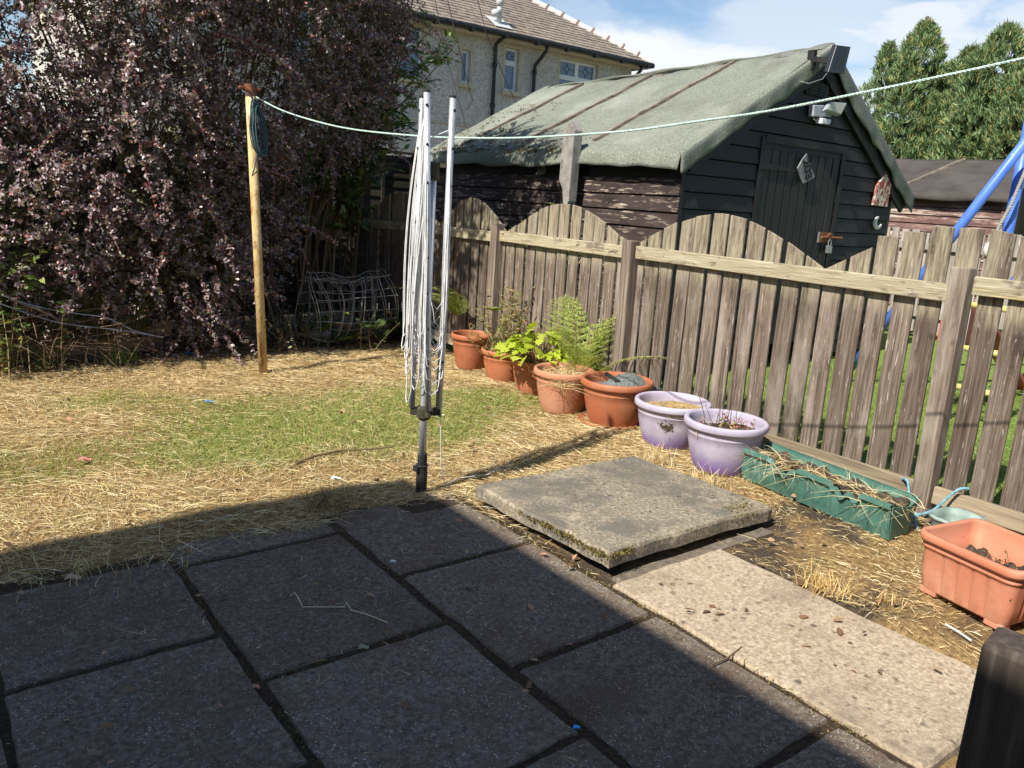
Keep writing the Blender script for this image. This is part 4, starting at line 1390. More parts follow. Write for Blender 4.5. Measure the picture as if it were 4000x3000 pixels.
sk = MB().tube([(DXc, DYc, -.02), (DXc, DYc, .145), (DXc, DYc, .15), (DXc, DYc, .155), (DXc, DYc, .215)], [.031, .031, .036, .027, .026], 14)
sk.box(DXc - .045, DXc - .02, DYc - .02, DYc + .02, .12, .15)
obj('ground_socket', sk, M_blackp, dry)
hub = MB().lathe([(.026, -.045), (.040, -.03), (.042, .02), (.03, .035), (.022, .035)], (DXc, DYc, .455), 14)
tops = {}
ARMS = [(-.022, .030, (-.034, .066), 2.055), (-.020, -.050, (-.062, -.020), 2.075), (.075, -.035, (.067, -.054), 2.062), (.055, .06, (-.006, .068), 2.03)]
feet = [(-.058, .03), (-.012, -.062), (.062, -.045), (.045, .058)]
arms = []
for (ax, ay), (_, _, tp, tz) in zip(feet, ARMS):
    hub.bar((DXc, DYc, .455), (DXc + ax * 1.15, DYc + ay * 1.15, .46), .022, .045)
    p0, p1 = Vector((DXc + ax, DYc + ay, .475)), Vector((DXc + tp[0], DYc + tp[1], tz))
    arms.append((p0, p1))
obj('lower_hub', hub, M_hub, dry, bevel=.003)
uh = MB().lathe([(.024, -.06), (.034, -.05), (.034, .02), (.03, .03), (0, .03)], (DXc, DYc, 1.72), 12)
for p0, p1 in arms:
    q = p0.lerp(p1, (1.74 - .475) / (p1.z - .475))
    uh.bar((DXc, DYc, 1.735), (q.x, q.y, 1.735), .02, .022)
obj('upper_hub', uh, M_hub, dry)
outw = []
NH = 8
toward = Vector((CAM[0] - DXc, CAM[1] - DYc, 0)).normalized()
for i, (p0, p1) in enumerate(arms):
    am = obj('arm', MB().tube([p0, p0.lerp(p1, .5), p1], [.0165, .0165, .0165], 12), M_alu, dry, smooth=True)
    pl = MB(); d = (p1 - p0).normalized()
    ro_ = Vector((p1.x - DXc, p1.y - DYc, 0)).normalized() if i != 1 else toward
    fc_ = (ro_ + toward * .9).normalized() if i in (0, 2) else ro_
    if i == 1: fc_ = toward
    holes = []
    for k_ in range(NH):
        h_ = p0.lerp(p1, .16 + .80 * k_ / (NH - 1))
        c0 = h_ + fc_ * .0125
        pl.tube([c0, c0 + fc_ * .0055], .0078, 8)
        holes.append(h_)
    pl.tube([p1 - d * .004, p1 + d * .006], .0178, 10)
    obj('plug', pl, M_blackp, am)
    outw.append(holes)
cords = MB()


def catloop(a, b, zb, bulge, mid=None, n=16):
    """cord hanging from a down to a bottom and up to b"""
    a, b = Vector(a), Vector(b)
    m_ = (a + b) / 2
    pts = []
    bx = Vector((bulge[0], bulge[1], 0))
    wv = U(0, 6)
    for i in range(n + 1):
        t = i / n
        # long U: straight legs with a round bottom
        if t < .42:
            q = t / .42
            p = a.lerp(Vector((m_.x + (a.x - m_.x) * .8, m_.y + (a.y - m_.y) * .8, zb + .07)) + bx * .8, q)
            p += bx * math.sin(q * PI) * .30
        elif t > .58:
            q = (1 - t) / .42
            p = b.lerp(Vector((m_.x + (b.x - m_.x) * .8, m_.y + (b.y - m_.y) * .8, zb + .07)) + bx * .8, q)
            p += bx * math.sin(q * PI) * .30
        else:
            q = (t - .42) / .16
            e = Vector((m_.x + (a.x - m_.x) * .8, m_.y + (a.y - m_.y) * .8, 0)).lerp(Vector((m_.x + (b.x - m_.x) * .8, m_.y + (b.y - m_.y) * .8, 0)), .5 - .5 * math.cos(q * PI))
            p = Vector((e.x, e.y, zb + .07 - .07 * math.sin(q * PI))) + bx * (.8 + .2 * math.sin(q * PI))
        p += Vector((math.sin(wv + t * 9) * .004, math.cos(wv * 2 + t * 8) * .004, 0))
        pts.append(p)
    return pts


left = -Vector((_right[0], _right[1], 0)).normalized()
for k_ in range(NH):
    for i in range(4):
        a = outw[i][k_]; b = outw[(i + 1) % 4][k_]
        for rep_ in range(1 + (k_ % 2)):
            zb = .72 + .42 * random.random() - .03 * k_
            zb = min(zb, min(a.z, b.z) - .10)
            m_ = Vector(((a.x + b.x) / 2 - DXc, (a.y + b.y) / 2 - DYc, 0))
            m_ = m_.normalized() if m_.length > .005 else toward
            bl = m_ * U(.0, .016) + left * U(-.015, .010) + toward * U(0, .02)
            cords.tube(catloop(a + Vector((U(-.008, .008), U(-.008, .008), 0)), b, zb, bl), .0021, 5, False)
for k_, zb, w_ in ((7, .86, .07), (7, .79, .08), (6, .74, .06), (6, .70, .045), (5, .66, .055), (7, .505, .04), (4, .58, .02)):
    cords.tube(catloop(outw[0][k_], outw[1][k_], zb, left * w_ + toward * U(.0, .03), n=24), .0030, 5, False)
for k_, zb in ((7, .80), (6, .74), (5, .70), (7, .63), (4, .56)):
    cords.tube(catloop(outw[2][k_], outw[1][k_], zb, -left * U(.0, .03) + toward * U(.03, .05), n=22), .0030, 5, False)
cords.tube([outw[0][7], outw[0][7] + Vector((.03, -.03, -.13)) + toward * .03, (DXc + .04, DYc - .06, 1.90), outw[2][6] + Vector((0, 0, .08)), outw[2][7]], .0032, 5, False)
trail = [outw[2][2] + Vector((.02, 0, -.2)), (DXc + .07, DYc - .06, .40), (DXc + .075, DYc - .07, .16), (DXc + .12, DYc - .05, .03), (DXc + .26, DYc + .03, .02),
         (DXc + .45, DYc + .0, .02), (DXc + .58, DYc + .06, .03)]
cords.tube(trail, .0026, 5, False)
obj('cord', cords, M_cord, dry, smooth=True)

# ------------------------------------------------------------------ washing line post, rope
M_rust = mat('rusty_paint', [(.3, (.46, .31, .11)), (.5, (.60, .45, .22)), (.7, (.68, .55, .33))], 9, (1, 1, .4), .75, .6, 40, .25,
             patches=[((.26, .105, .03), 14, .53, .62, (1, 1, .3)), ((.30, .13, .04), 45, .55, .64)], spots=[((.18, .07, .03), 60, .2)])
PXc, PYc = -2.101, 4.623
lp = thing('washing_line_post', 'rusty cream painted steel pole leaning slightly in front of the purple shrub', 'pole', (PXc, PYc, 0))
obj('pole', MB().tube([(PXc, PYc, -.02), (PXc - .03, PYc + .024, 1.1), (PXc - .064, PYc + .051, 2.29)], .036, 14), M_rust, lp, smooth=True)
cp = MB().tube([(PXc - .062, PYc + .05, 2.25), (PXc - .065, PYc + .052, 2.34)], .040, 14)
cp.tube([(PXc - .15, PYc + .05, 2.31), (PXc + .02, PYc + .05, 2.31)], .012, 8)
obj('hook', cp, M_iron, lp)
M_rope = mat('pale_rope', [(.3, (.36, .52, .46)), (.5, (.50, .64, .58)), (.7, (.62, .72, .66))], 60, (1, 1, 1), .8, .8, 90, .2)
M_rope_d = mat('blue_green_cord', [(.3, (.03, .07, .08)), (.7, (.07, .13, .15))], 30, rough=.7, bump=.4)
M_rope_b = mat('blue_rope', [(.3, (.09, .24, .31)), (.5, (.18, .38, .46)), (.7, (.32, .50, .55))], 40, rough=.8, bump=.8, bscale=90)


def twist(mb, pts, r, pitch, sub=None):
    """three-strand laid rope along a polyline"""
    pts = [Vector(p) for p in pts]
    dens = []
    for a, b in zip(pts[:-1], pts[1:]):
        k_ = max(1, int((b - a).length / (pitch / 5)))
        dens += [a.lerp(b, i / k_) for i in range(k_)]
    dens.append(pts[-1])
    for s_ in range(3):
        out = []
        L_ = 0
        for i, p in enumerate(dens):
            d = (dens[min(i + 1, len(dens) - 1)] - dens[max(i - 1, 0)]).normalized()
            if i: L_ += (dens[i] - dens[i - 1]).length
            a = d.cross(Vector((0, 0, 1)))
            if a.length < .1: a = d.cross(Vector((1, 0, 0)))
            a.normalize(); b = d.cross(a)
            t = 2 * PI * (L_ / pitch + s_ / 3)
            out.append(p + (a * math.cos(t) + b * math.sin(t)) * r * .5)
        mb.tube(out, r * .58, 5, False)


def smoothpath(pts, per=6):
    pts = [Vector(p) for p in pts]
    out = []
    for i in range(len(pts) - 1):
        p0 = pts[max(i - 1, 0)]; p1 = pts[i]; p2 = pts[i + 1]; p3 = pts[min(i + 2, len(pts) - 1)]
        for k_ in range(per):
            t = k_ / per
            out.append(.5 * ((2 * p1) + (p2 - p0) * t + (2 * p0 - 5 * p1 + 4 * p2 - p3) * t * t + (3 * p1 - p0 - 3 * p2 + p3) * t ** 3))
    out.append(pts[-1])
    return out


rp = MB()
line = [(-2.13, 4.66, 2.255), (-2.057, 4.294, 2.142), (-1.985, 3.753, 2.042), (-1.921, 3.272, 1.982), (-1.835, 2.624, 1.938), (-1.781, 2.222, 1.924), (-1.725, 1.795, 1.92),
        (-1.675, 1.42, 1.929), (-1.62, 1.008, 1.947), (-1.574, .656, 1.98), (-1.525, .288, 2.017), (-1.47, -.123, 2.078), (-1.435, -.386, 2.12), (-1.404, -.619, 2.16), (-1.30, -1.4, 2.30), (-1.2, -2.2, 2.46)]
twist(rp, smoothpath(line, 4), .0058, .045)
tag(obj('washing_line', rp, M_rope, smooth=True), 'pale green twisted washing line sagging from the rusty pole across the garden', 'rope')
line_post = obj('line_post', MB().tube([(-1.19, -2.25, 0), (-1.19, -2.25, 2.5)], .036, 12), M_rust, smooth=True)
tag(line_post, 'rusty pole outside the right edge holding the near end of the washing line', 'pole')
co = MB()
cx, cy = -2.195, 4.615
for k_ in range(7):
    pts = []
    zc = 2.02 + U(-.03, .02); hh = .19 + U(-.02, .02); ww = .045 + U(-.012, .012); ph = U(-.15, .15)
    for i in range(25):
        t = 2 * PI * i / 24
        q = math.sin(t)
        pts.append((cx + .03 + ww * math.cos(t) * (1.15 - .3 * q) + .05 * (1 - q) * .5 + ph * .1, cy - .035 - .006 * k_ + .01 * math.cos(t), zc + hh * q - .02 * abs(math.cos(t))))
    co.tube(pts, .0055, 6, False)
co.tube([(cx + .05, cy - .05, 1.86), (cx + .02, cy - .06, 1.72), (cx + .0, cy - .05, 1.64), (cx + .04, cy - .05, 1.68)], .0055, 6)
co.tube([(cx - .06, cy - .02, 2.28), (cx + .0, cy - .05, 2.24), (cx + .05, cy - .05, 2.16)], .0055, 6)
tag(obj('rope_coil', co, M_rope_d, smooth=True), 'coil of dark blue green cord hung on the rusty pole', 'rope')

# ------------------------------------------------------------------ pots
M_terra = mat('terracotta_plastic', [(.3, (.34, .105, .045)), (.5, (.40, .128, .056)), (.7, (.44, .155, .075))], 4, rough=.55, bump=.12, bscale=70, spec=.35,
              patches=[((.47, .20, .105), 2.2, .5, .7), ((.28, .088, .04), 7, .62, .75)], tone=.10)
M_terra2 = mat('bleached_terracotta', [(.3, (.45, .19, .10)), (.5, (.50, .23, .135)), (.7, (.55, .29, .18))], 4, rough=.7, bump=.15, bscale=60, spec=.25,
               patches=[((.44, .165, .09), 2.0, .56, .72), ((.36, .20, .14), 20, .64, .74)])


def lilac():
    m = mat('faded_lilac', [(.3, (.34, .295, .385)), (.5, (.41, .365, .455)), (.7, (.47, .43, .51))], 6, rough=.6, bump=.12, bscale=60, spec=.3,
            patches=[((.31, .275, .31), 9, .56, .72), ((.52, .48, .55), 3, .55, .7)])
    nt = m.node_tree; bs = nt.nodes['Principled BSDF']
    src = bs.inputs['Base Color'].links[0].from_socket
    raw, v = _coords(nt)
    sep = nt.nodes.new('ShaderNodeSeparateXYZ'); nt.links.new(raw, sep.inputs[0])
    h = _math(nt, 'ADD', sep.outputs[2], _math(nt, 'MULTIPLY', _math(nt, 'SUBTRACT', _noise(nt, v, 5, 4), .5), .14))
    r = _ramp(nt, [(.03, (1, 1, 1)), (.13, (0, 0, 0))]); nt.links.new(h, r.inputs[0])
    nt.links.new(_mix(nt, _math(nt, 'MULTIPLY', r.outputs[0], .85), src, (.205, .125, .40)), bs.inputs['Base Color'])   # unfaded plastic near the foot
    return m


M_lilac = lilac()
M_soil = mat('potting_soil', [(.3, (.035, .026, .02)), (.55, (.09, .068, .05)), (.8, (.17, .13, .095))], 50, rough=1, bump=1, bscale=70, bdist=.02)
M_ash = mat('grey_grit', [(.3, (.07, .08, .075)), (.5, (.16, .175, .165)), (.75, (.30, .32, .30))], 60, rough=1, bump=1, bscale=80, bdist=.015)
M_hay = mat('matted_hay', [(.3, (.20, .13, .06)), (.55, (.45, .33, .16)), (.8, (.62, .5, .28))], 60, rough=1, bump=1, bscale=70, bdist=.02)


def pot(label, x, y, R, h, m, soil_m, soil_h=.70, group='round pots along the picket fence', rot=0.0, tilt=(0, 0)):
    t = thing('plant_pot', label, 'plant pot', (x, y, 0), group)
    b = R * .66
    prof = [(0, 0), (b * .96, 0), (b, .012), (b * 1.08, h * .12), (R * .80, h * .34), (R * .865, h * .58), (R * .885, h * .72), (R * .895, h * .728), (R * .896, h * .738),
            (R * .89, h * .752), (R * .905, h * .845), (R * .985, h * .862), (R * 1.0, h * .885), (R * 1.0, h * .955), (R * .985, h * .985), (R * .955, h * 1.0),
            (R * .895, h * .995), (R * .875, h * .965), (R * .855, h * .88), (R * .835, h * .6), (R * .80, h * .5)]
    body = obj('pot_body', MB().lathe(prof, (0, 0, 0), 56, .004), m, t, smooth=True, world=False)
    sl = MB()
    Rs = R * .835
    rings = 9
    vs = [(0, 0, h * soil_h + .01)]
    for i in range(1, rings + 1):
        for k_ in range(36):
            a = 2 * PI * k_ / 36
            r_ = Rs * i / rings * (1.02 if i == rings else 1)
            vs.append((r_ * math.cos(a), r_ * math.sin(a), h * soil_h + U(-.008, .008) + .012 * math.sin(a * 2 + i)))
    fs = [(0, 1 + k_, 1 + (k_ + 1) % 36) for k_ in range(36)]
    for i in range(rings - 1):
        for k_ in range(36):
            k2 = (k_ + 1) % 36
            fs.append((1 + i * 36 + k_, 1 + (i + 1) * 36 + k_, 1 + (i + 1) * 36 + k2, 1 + i * 36 + k2))
    sl.add(vs, fs)
    obj('soil', sl, soil_m, t, smooth=True, world=False)
    t.rotation_euler = (tilt[0], tilt[1], 0)
    return t


p7 = pot('faded lilac plastic pot with red weeds, nearest of the two beside the green trough', -.424, 1.108, .262, .325, M_lilac, M_soil, .74)
p6 = pot('faded lilac plastic pot with a ragged hole in its side, behind the other lilac one', -.335, 1.627, .262, .315, M_lilac, M_hay, .80, rot=1.0)
p5 = pot('terracotta pot filled with grey grit, next to the lilac pots', -.337, 2.175, .270, .345, M_terra, M_ash, .80, rot=2.0)
p4 = pot('pale bleached terracotta pot full of dry straw', -.450, 2.640, .240, .335, M_terra2, M_hay, .84, rot=.5)
p3 = pot('terracotta pot holding the bright lime green plant', -.26, 3.211, .225, .285, M_terra, M_soil, .80, rot=3.0)
p2 = pot('terracotta pot holding a tall flowering weed', -.259, 3.664, .215, .285, M_terra, M_soil, .82, rot=4.1)
p1 = pot('farthest terracotta pot, nearly empty, in the shade by the fence corner', -.235, 4.225, .20, .33, M_terra, M_soil, .72, rot=5.2)
# hole through the side of one lilac pot, moss showing
hl = MB()
ha = math.atan2(CAM[1] - 1.627, CAM[0] + .335) - .10
pts = []
for i in range(18):
    t = 2 * PI * i / 18
    da = .21 * math.cos(t) * U(.75, 1.1); dz = .032 * math.sin(t) * U(.6, 1.2)
    rr = .2295
    pts.append((-.335 + rr * math.cos(ha + da), 1.627 + rr * math.sin(ha + da), .185 + dz))
cen = Vector((-.335 + .226 * math.cos(ha), 1.627 + .226 * math.sin(ha), .185))
hl.add([cen] + pts, [(0, 1 + i, 1 + (i + 1) % 18) for i in range(18)])
obj('hole', hl, M_soil, p6)
hp_ = np.array([pts[i] for i in range(18)] + [tuple(cen)] * 14)
moss('moss', hp_, 90, .012, p6, .012)
# grit spilling over the back of the grey pot, old pipe on it
gr = MB().grid(lambda a, b: (-.40 + .40 * a, 2.02 + .34 * b, .27 + .10 * math.sin(PI * a) * math.sin(PI * b) + .012 * math.sin(a * 31) * math.sin(b * 27)), 14, 14)
obj('grit_heap', gr, M_ash, p5, smooth=True)
obj('pipe_offcut', MB().tube([(-.33, 2.16, .318), (-.27, 2.36, .335)], .018, 8), M_blackp, p5)
# saucer below the grit pot
obj('saucer', MB().lathe([(0, .004), (.20, .004), (.225, .03), (.235, .03), (.21, 0), (0, 0)], (-.36, 2.20, .0), 40), M_terra, p5, smooth=True)


def pot_straw(name, label, c, R, n, h, m, lean=.8):
    P = np.array([c]) + np.stack([rng.normal(size=n) * R * .5, rng.normal(size=n) * R * .5, np.zeros(n)], 1)
    D = rdir(n) * lean; D[:, 2] = np.abs(D[:, 2]) * .6 + .35
    bend = rng.normal(size=(n, 3)) * .4; bend[:, 2] = -.45
    return tag(strands(name, P, unit(D), rng.uniform(.4, 1, n) * h, rng.uniform(.0025, .0045, n), bend, m, 3), label, 'dry grass')


pot_straw('dead_grass', 'dry straw growing out of the bleached terracotta pot', (-.45, 2.64, .28), .2, 340, .16, M_straw)
pot_straw('dead_grass', 'dry straw hanging over the front of the bleached terracotta pot', (-.62, 2.46, .25), .08, 110, .2, M_straw, 1.2)
pot_straw('dead_grass', 'mat of dry brown grass in the lilac pot with the hole', (-.30, 1.58, .25), .20, 420, .07, M_stub)
M_redweed = leafmat('red_weed', [(0, (.30, .05, .045)), (.45, (.36, .10, .07)), (.6, (.16, .20, .05)), (.85, (.30, .34, .09)), (1, (.55, .42, .2))], .5, .3, .3)
M_stem = leafmat('thin_stems', [(0, (.16, .08, .06)), (.5, (.34, .22, .12)), (1, (.50, .40, .22))], .7, .2, 0)


def weed(name, label, cat, c, n_st, h, spread, leaf_n, leaf_l, leaf_w, lm, sm, outline=LANCE, tilt=.25, z_lo=.15, group=None, sr=.0022):
    """stems with leaves up their length"""
    t = thing(name, label, cat, c, group)
    st = MB(); P = []; D = []
    for i in range(n_st):
        b = Vector((c[0] + random.gauss(0, spread), c[1] + random.gauss(0, spread), c[2]))
        hh = h * U(.5, 1)
        dv = Vector((random.gauss(0, tilt), random.gauss(0, tilt), 1)).normalized()
        bd_ = Vector((random.gauss(0, .18), random.gauss(0, .18), -.12))
        pts = [b + dv * hh * q + bd_ * hh * q * q for q in (0, .33, .66, 1)]
        st.tube(pts, [sr * 1.3, sr, sr * .8, sr * .5], 5, False)
        for k_ in range(leaf_n):
            q = z_lo + (1 - z_lo) * (k_ + random.random()) / leaf_n
            P.append(b + dv * hh * q + bd_ * hh * q * q)
            a = U(0, 2 * PI)
            D.append((math.cos(a), math.sin(a), U(.0, .7)))
    obj('stem', st, sm, t)
    if P:
        P = np.array(P); D = unit(np.array(D)); n = len(P)
        Ls = rng.uniform(.6, 1.15, n) * leaf_l
        N_ = rdir(n, 1.6)
        np_obj('leaves', leaf_shape(P, D, N_, Ls, Ls * leaf_w, outline), len(outline), lm, t)
    return t


M_herb = leafmat('herb_leaf', [(0, (.09, .13, .03)), (.4, (.20, .24, .06)), (.75, (.34, .34, .11)), (.92, (.40, .16, .07)), (1, (.55, .5, .25))], .5, .3, .35, (1, 1, .5))
M_fern = leafmat('fern_leaf', [(0, (.18, .26, .05)), (.45, (.36, .46, .10)), (.85, (.52, .58, .17)), (1, (.60, .50, .22))], .5, .3, .45, (1, 1, .45))
M_lime = leafmat('lime_leaf', [(0, (.30, .40, .03)), (.5, (.46, .55, .05)), (.85, (.58, .64, .10)), (1, (.30, .36, .06))], .45, .35, .4, (1, 1, .4))
M_dgreen = leafmat('dark_leaf', [(0, (.03, .055, .015)), (.5, (.06, .11, .025)), (.9, (.12, .18, .045)), (1, (.22, .24, .08))], .4, .4, .3, (1, 1, .4))
weed('weed_plant', 'low red leaved weeds in the nearer lilac pot', 'weed', (-.40, 1.10, .235), 26, .13, .085, 5, .028, .55, M_redweed, M_stem, OVAL, .5)
weed('dead_weed', 'thin dark bare stems standing in the nearer lilac pot', 'weed', (-.36, 1.16, .23), 6, .46, .06, 0, .02, .5, M_redweed, leafmat('dark_stem', [(0, (.05, .03, .035)), (1, (.12, .07, .06))], .6, .2, 0), OVAL, .22)
weed('weed_plant', 'tall weedy plant with tiny pale flowers in the second farthest terracotta pot', 'weed', (-.26, 3.66, .23), 40, .72, .10, 16, .048, .36, M_herb, M_stem, LANCE, .28)
weed('weed_plant', 'bushy low green and reddish weeds spilling over the second farthest terracotta pot', 'weed', (-.28, 3.60, .23), 60, .26, .10, 12, .034, .5, M_herb, M_stem, OVAL, .5)
weed('weed_plant', 'few sparse weeds in the farthest terracotta pot', 'weed', (-.22, 4.18, .24), 7, .24, .06, 5, .045, .3, M_herb, M_stem, LANCE, .45)
weed('dead_weed', 'red stemmed dying weed against the pickets behind the lime plant', 'weed', (-.08, 3.15, .02), 14, .85, .09, 5, .03, .4, M_redweed, M_stem, LANCE, .16, .4)
weed('weed_plant', 'wispy seeding weed between pots and fence', 'weed', (-.07, 2.85, .02), 14, .62, .1, 7, .03, .3, M_herb, M_stem, LANCE, .2, .3)
M_will = leafmat('willow_leaf', [(0, (.07, .13, .03)), (.5, (.14, .22, .05)), (1, (.25, .33, .09))], .45, .35, .3, (1, 1, .4))
lm_ = thing('lime_plant', 'bright lime green plant with lobed leaves in a terracotta pot', 'plant', (-.27, 3.18, .22))
st = MB(); P = []; D = []
for i in range(105):
    a = U(0, 2 * PI); q = math.sqrt(random.random()) * 1.18
    e = Vector((-.27 + .25 * q * math.cos(a) - .03, 3.18 + .25 * q * math.sin(a) - .03, .27 + .34 * (1 - q * .62) * U(.6, 1.1)))
    b = Vector((-.27 + .05 * math.cos(a), 3.18 + .05 * math.sin(a), .225))
    st.tube([b, b.lerp(e, .5) + Vector((0, 0, .03)), e], [.003, .0025, .002], 5, False)
    P.append(e); D.append((math.cos(a) + U(-.5, .5) - .25, math.sin(a) + U(-.5, .5) - .2, U(-.5, .15)))
obj('stem', st, M_stem, lm_)
P = np.array(P); D = unit(np.array(D)); n = len(P); Ls = rng.uniform(.07, .125, n)
np_obj('leaves', leaf_shape(P, D, rdir(n, 2.2), Ls, Ls * 1.0, PALM), len(PALM), M_lime, lm_)


def fern(label, c, n_fr, length, out_dir=None, spread=1.0, m=None, group=None, up=1.0):
    t = thing('fern_plant', label, 'fern', c, group)
    st = MB(); P = []; D = []; N_ = []; Ls = []
    for i in range(n_fr):
        a = U(0, 2 * PI)
        o = Vector((math.cos(a), math.sin(a), 0)) * spread
        if out_dir: o = Vector((out_dir[0] + random.gauss(0, .35), out_dir[1] + random.gauss(0, .35), 0))
        L_ = length * U(.7, 1.05)
        pts = []
        for k_ in range(19):
            q = k_ / 18
            pts.append(Vector(c) + o * L_ * (.25 * q + .45 * q * q) + Vector((0, 0, L_ * up * (.95 * q - .50 * q * q))))
        st.tube(pts, [.003 * (1 - .7 * k_ / 18) for k_ in range(19)], 4, False)
        for k_ in range(3, 19):
            q = k_ / 18
            d = (pts[k_] - pts[k_ - 1]).normalized()
            s_ = d.cross(Vector((0, 0, 1))).normalized(); up_ = s_.cross(d)
            for sg_ in (-1, 1):
                ln = L_ * .26 * (1 - q) ** .8 * min(1, q * 4) + .01
                pd_ = (s_ * sg_ * .9 + d * .45 - up_ * .15).normalized()
                nsub = max(2, int(ln / .012))
                for j in range(nsub):
                    jq = (j + .5) / nsub
                    for sg2 in (-1, 1):
                        P.append(pts[k_] + pd_ * ln * jq); D.append((d * sg2 * .8 + pd_ * .5).normalized()); N_.append(up_)
                        Ls.append(.022 * (1 - jq * .7) * (.5 + ln / (L_ * .26) * .5) + .004)
    obj('stem', st, M_stem, t)
    P = np.array(P); D = np.array(D); N_ = unit(np.array(N_) + rng.normal(size=(len(P), 3)) * .25); Ls = np.array(Ls)
    np_obj('fronds', leaf_shape(P, D, N_, Ls, Ls * .55, LANCE), len(LANCE), m or M_fern, t)
    return t


fern('large feathery light green fern against the fence post behind the bleached pot', (-.12, 2.84, .05), 9, 1.70, None, .36)
fern('second feathery fern beside the large one, leaning over the bleached pot', (-.18, 2.70, .05), 6, 1.05, (-.3, -.3), .5)
fern('dark green fern fronds on the shaded fence behind the farthest pot', (-.12, 4.62, .35), 9, .85, (-.75, .25), .8)
fern('small fern sprig at the foot of the second post behind the grit pot', (-.06, 2.36, .02), 5, .3, (-.6, -.5))
fern('pale green fern frond in front of the post nearest the farthest pot', (-.10, 4.10, .55), 3, .42, (-.4, -.9), up=.35)
weed('willowherb', 'tall leafy willowherb growing between the fence and the shed side', 'weed', (.60, 4.50, .0), 7, 2.0, .06, 90, .15, .22, M_will, M_stem, LANCE, .03, .35, sr=.006)
weed('willowherb', 'leafy fern-like weed low behind the valley of the pickets', 'weed', (.50, 4.42, .0), 16, 1.56, .12, 40, .12, .2, M_will, M_stem, LANCE, .05, .5, sr=.004)
weed('dead_weed', 'bleached dead stems standing between the fence and the shed side', 'weed', (.72, 4.25, 0), 5, 2.05, .07, 0, .02, .5, M_straw,
     leafmat('bleached_stem', [(0, (.42, .33, .2)), (1, (.60, .52, .36))], .7, .2, 0), LANCE, .045, sr=.007)

# ------------------------------------------------------------------ green trough, pail, terracotta trough planter, blue rope
M_green = mat('green_trough', [(.3, (.05, .135, .10)), (.5, (.075, .18, .14)), (.7, (.12, .24, .19))], 7, rough=.5, bump=.15, bscale=50, spec=.4,
              patches=[((.24, .37, .33), 9, .60, .68, (1, 1, .4)), ((.03, .09, .07), 4, .62, .72)])
tr = thing('planter_trough', 'long broken dark green plastic trough with dead weeds against the fence', 'planter', (-.33, .45, 0))
mb = MB()
ty0, ty1, tx0, tx1, th_ = -.085, .915, -.555, -.30, .205


def skew(mb_): mb_.v = [(a + (b - .42) * .115, b, c) for a, b, c in mb_.v]; return mb_


ns = 52
out, inn = [], []
for i in range(ns + 1):
    y_ = ty0 + (ty1 - ty0) * i / ns
    br = .0
    if .10 < y_ < .28: br = .035 + .02 * math.sin(y_ * 70)
    if .50 < y_ < .70: br = .055 * math.sin((y_ - .5) / .2 * PI) + .012 * math.sin(y_ * 90)
    rib = .006 * (1 if math.sin(y_ * 2 * PI / .115) > .55 else 0)
    out.append((y_, br, rib))
vs = []; fs = []
for (y_, br, rib) in out:
    tp = th_ - br
    vs += [(tx0 + .045 - rib, y_, .003), (tx0 + .028 - rib, y_, .06), (tx0 + .008 - rib * .8, y_, tp - .03), (tx0 - .012, y_, tp - .022), (tx0 - .012, y_, tp), (tx0 + .016, y_, tp), (tx0 + .05, y_, .04)]
for i in range(ns):
    for k_ in range(6):
        fs.append((i * 7 + k_ + 1, i * 7 + k_, (i + 1) * 7 + k_, (i + 1) * 7 + k_ + 1))
mb.add(vs, fs)
for ye, sg_ in ((ty0, 1), (ty1, -1)):
    mb.prism([(tx0 + .045, ye, .003), (tx1 - .03, ye, .003), (tx1, ye - .02 * sg_, th_ - .01), (tx1 - .10, ye - .02 * sg_, th_ - .03), (tx0 - .01, ye - .018 * sg_, th_ - .002)], (0, .006 * sg_, 0))
mb.prism([(tx1 - .03, ty0, .003), (tx1 - .03, ty1, .003), (tx1, ty1, th_), (tx1, ty0, th_)], (.006, 0, 0))
mb.box(tx1 - .002, tx1 + .02, ty0 - .01, ty1 + .01, th_ - .025, th_)
obj('trough_body', skew(mb), M_green, tr, bevel=0)
so2 = MB().grid(lambda a, b: (tx0 + .03 + .21 * a, ty0 + .02 + (ty1 - ty0 - .04) * b, .165 + .02 * math.sin(a * 7 + b * 23) + .012 * math.sin(b * 61)), 8, 40)
obj('soil', skew(so2), M_soil, tr, smooth=True)
for yc in (.30, .62, .85, .03):
    n_ = 80
    P = np.stack([rng.normal(size=n_) * .06 + (tx0 + .10 + (yc - .42) * .115), rng.normal(size=n_) * .13 + yc, np.full(n_, .175)], 1)
    D = rdir(n_) * 1.0; D[:, 2] = np.abs(D[:, 2]) * .5 + .15; D[:, 0] -= .25
    bend = rng.normal(size=(n_, 3)) * .5; bend[:, 2] = -.55
    o = strands('dead_grass', P, unit(D), rng.uniform(.08, .26, n_), rng.uniform(.0025, .0045, n_), bend, M_straw, 4)
    tag(o, {.30: 'dry weeds hanging over the middle of the green trough', .62: 'dry weeds in the broken gap of the green trough',
            .85: 'dry weeds at the far end of the green trough next to the lilac pot', .03: 'dry weeds at the near end of the green trough by the blue rope'}[yc], 'dry grass')
pa = thing('small_planter', 'small broken grey green plastic pot squeezed between fence post and terracotta planter', 'plant pot', (-.50, -.30, 0))
M_pail = mat('grey_green_plastic', [(.3, (.16, .22, .19)), (.5, (.24, .31, .27)), (.7, (.36, .42, .38))], 6, rough=.5, bump=.1)
mb = MB()
rings_ = [(.085, .0), (.10, .12), (.108, .20), (.118, .205), (.120, .22), (.104, .222), (.098, .18), (.088, .05)]
for (r_, z_) in rings_:
    pass
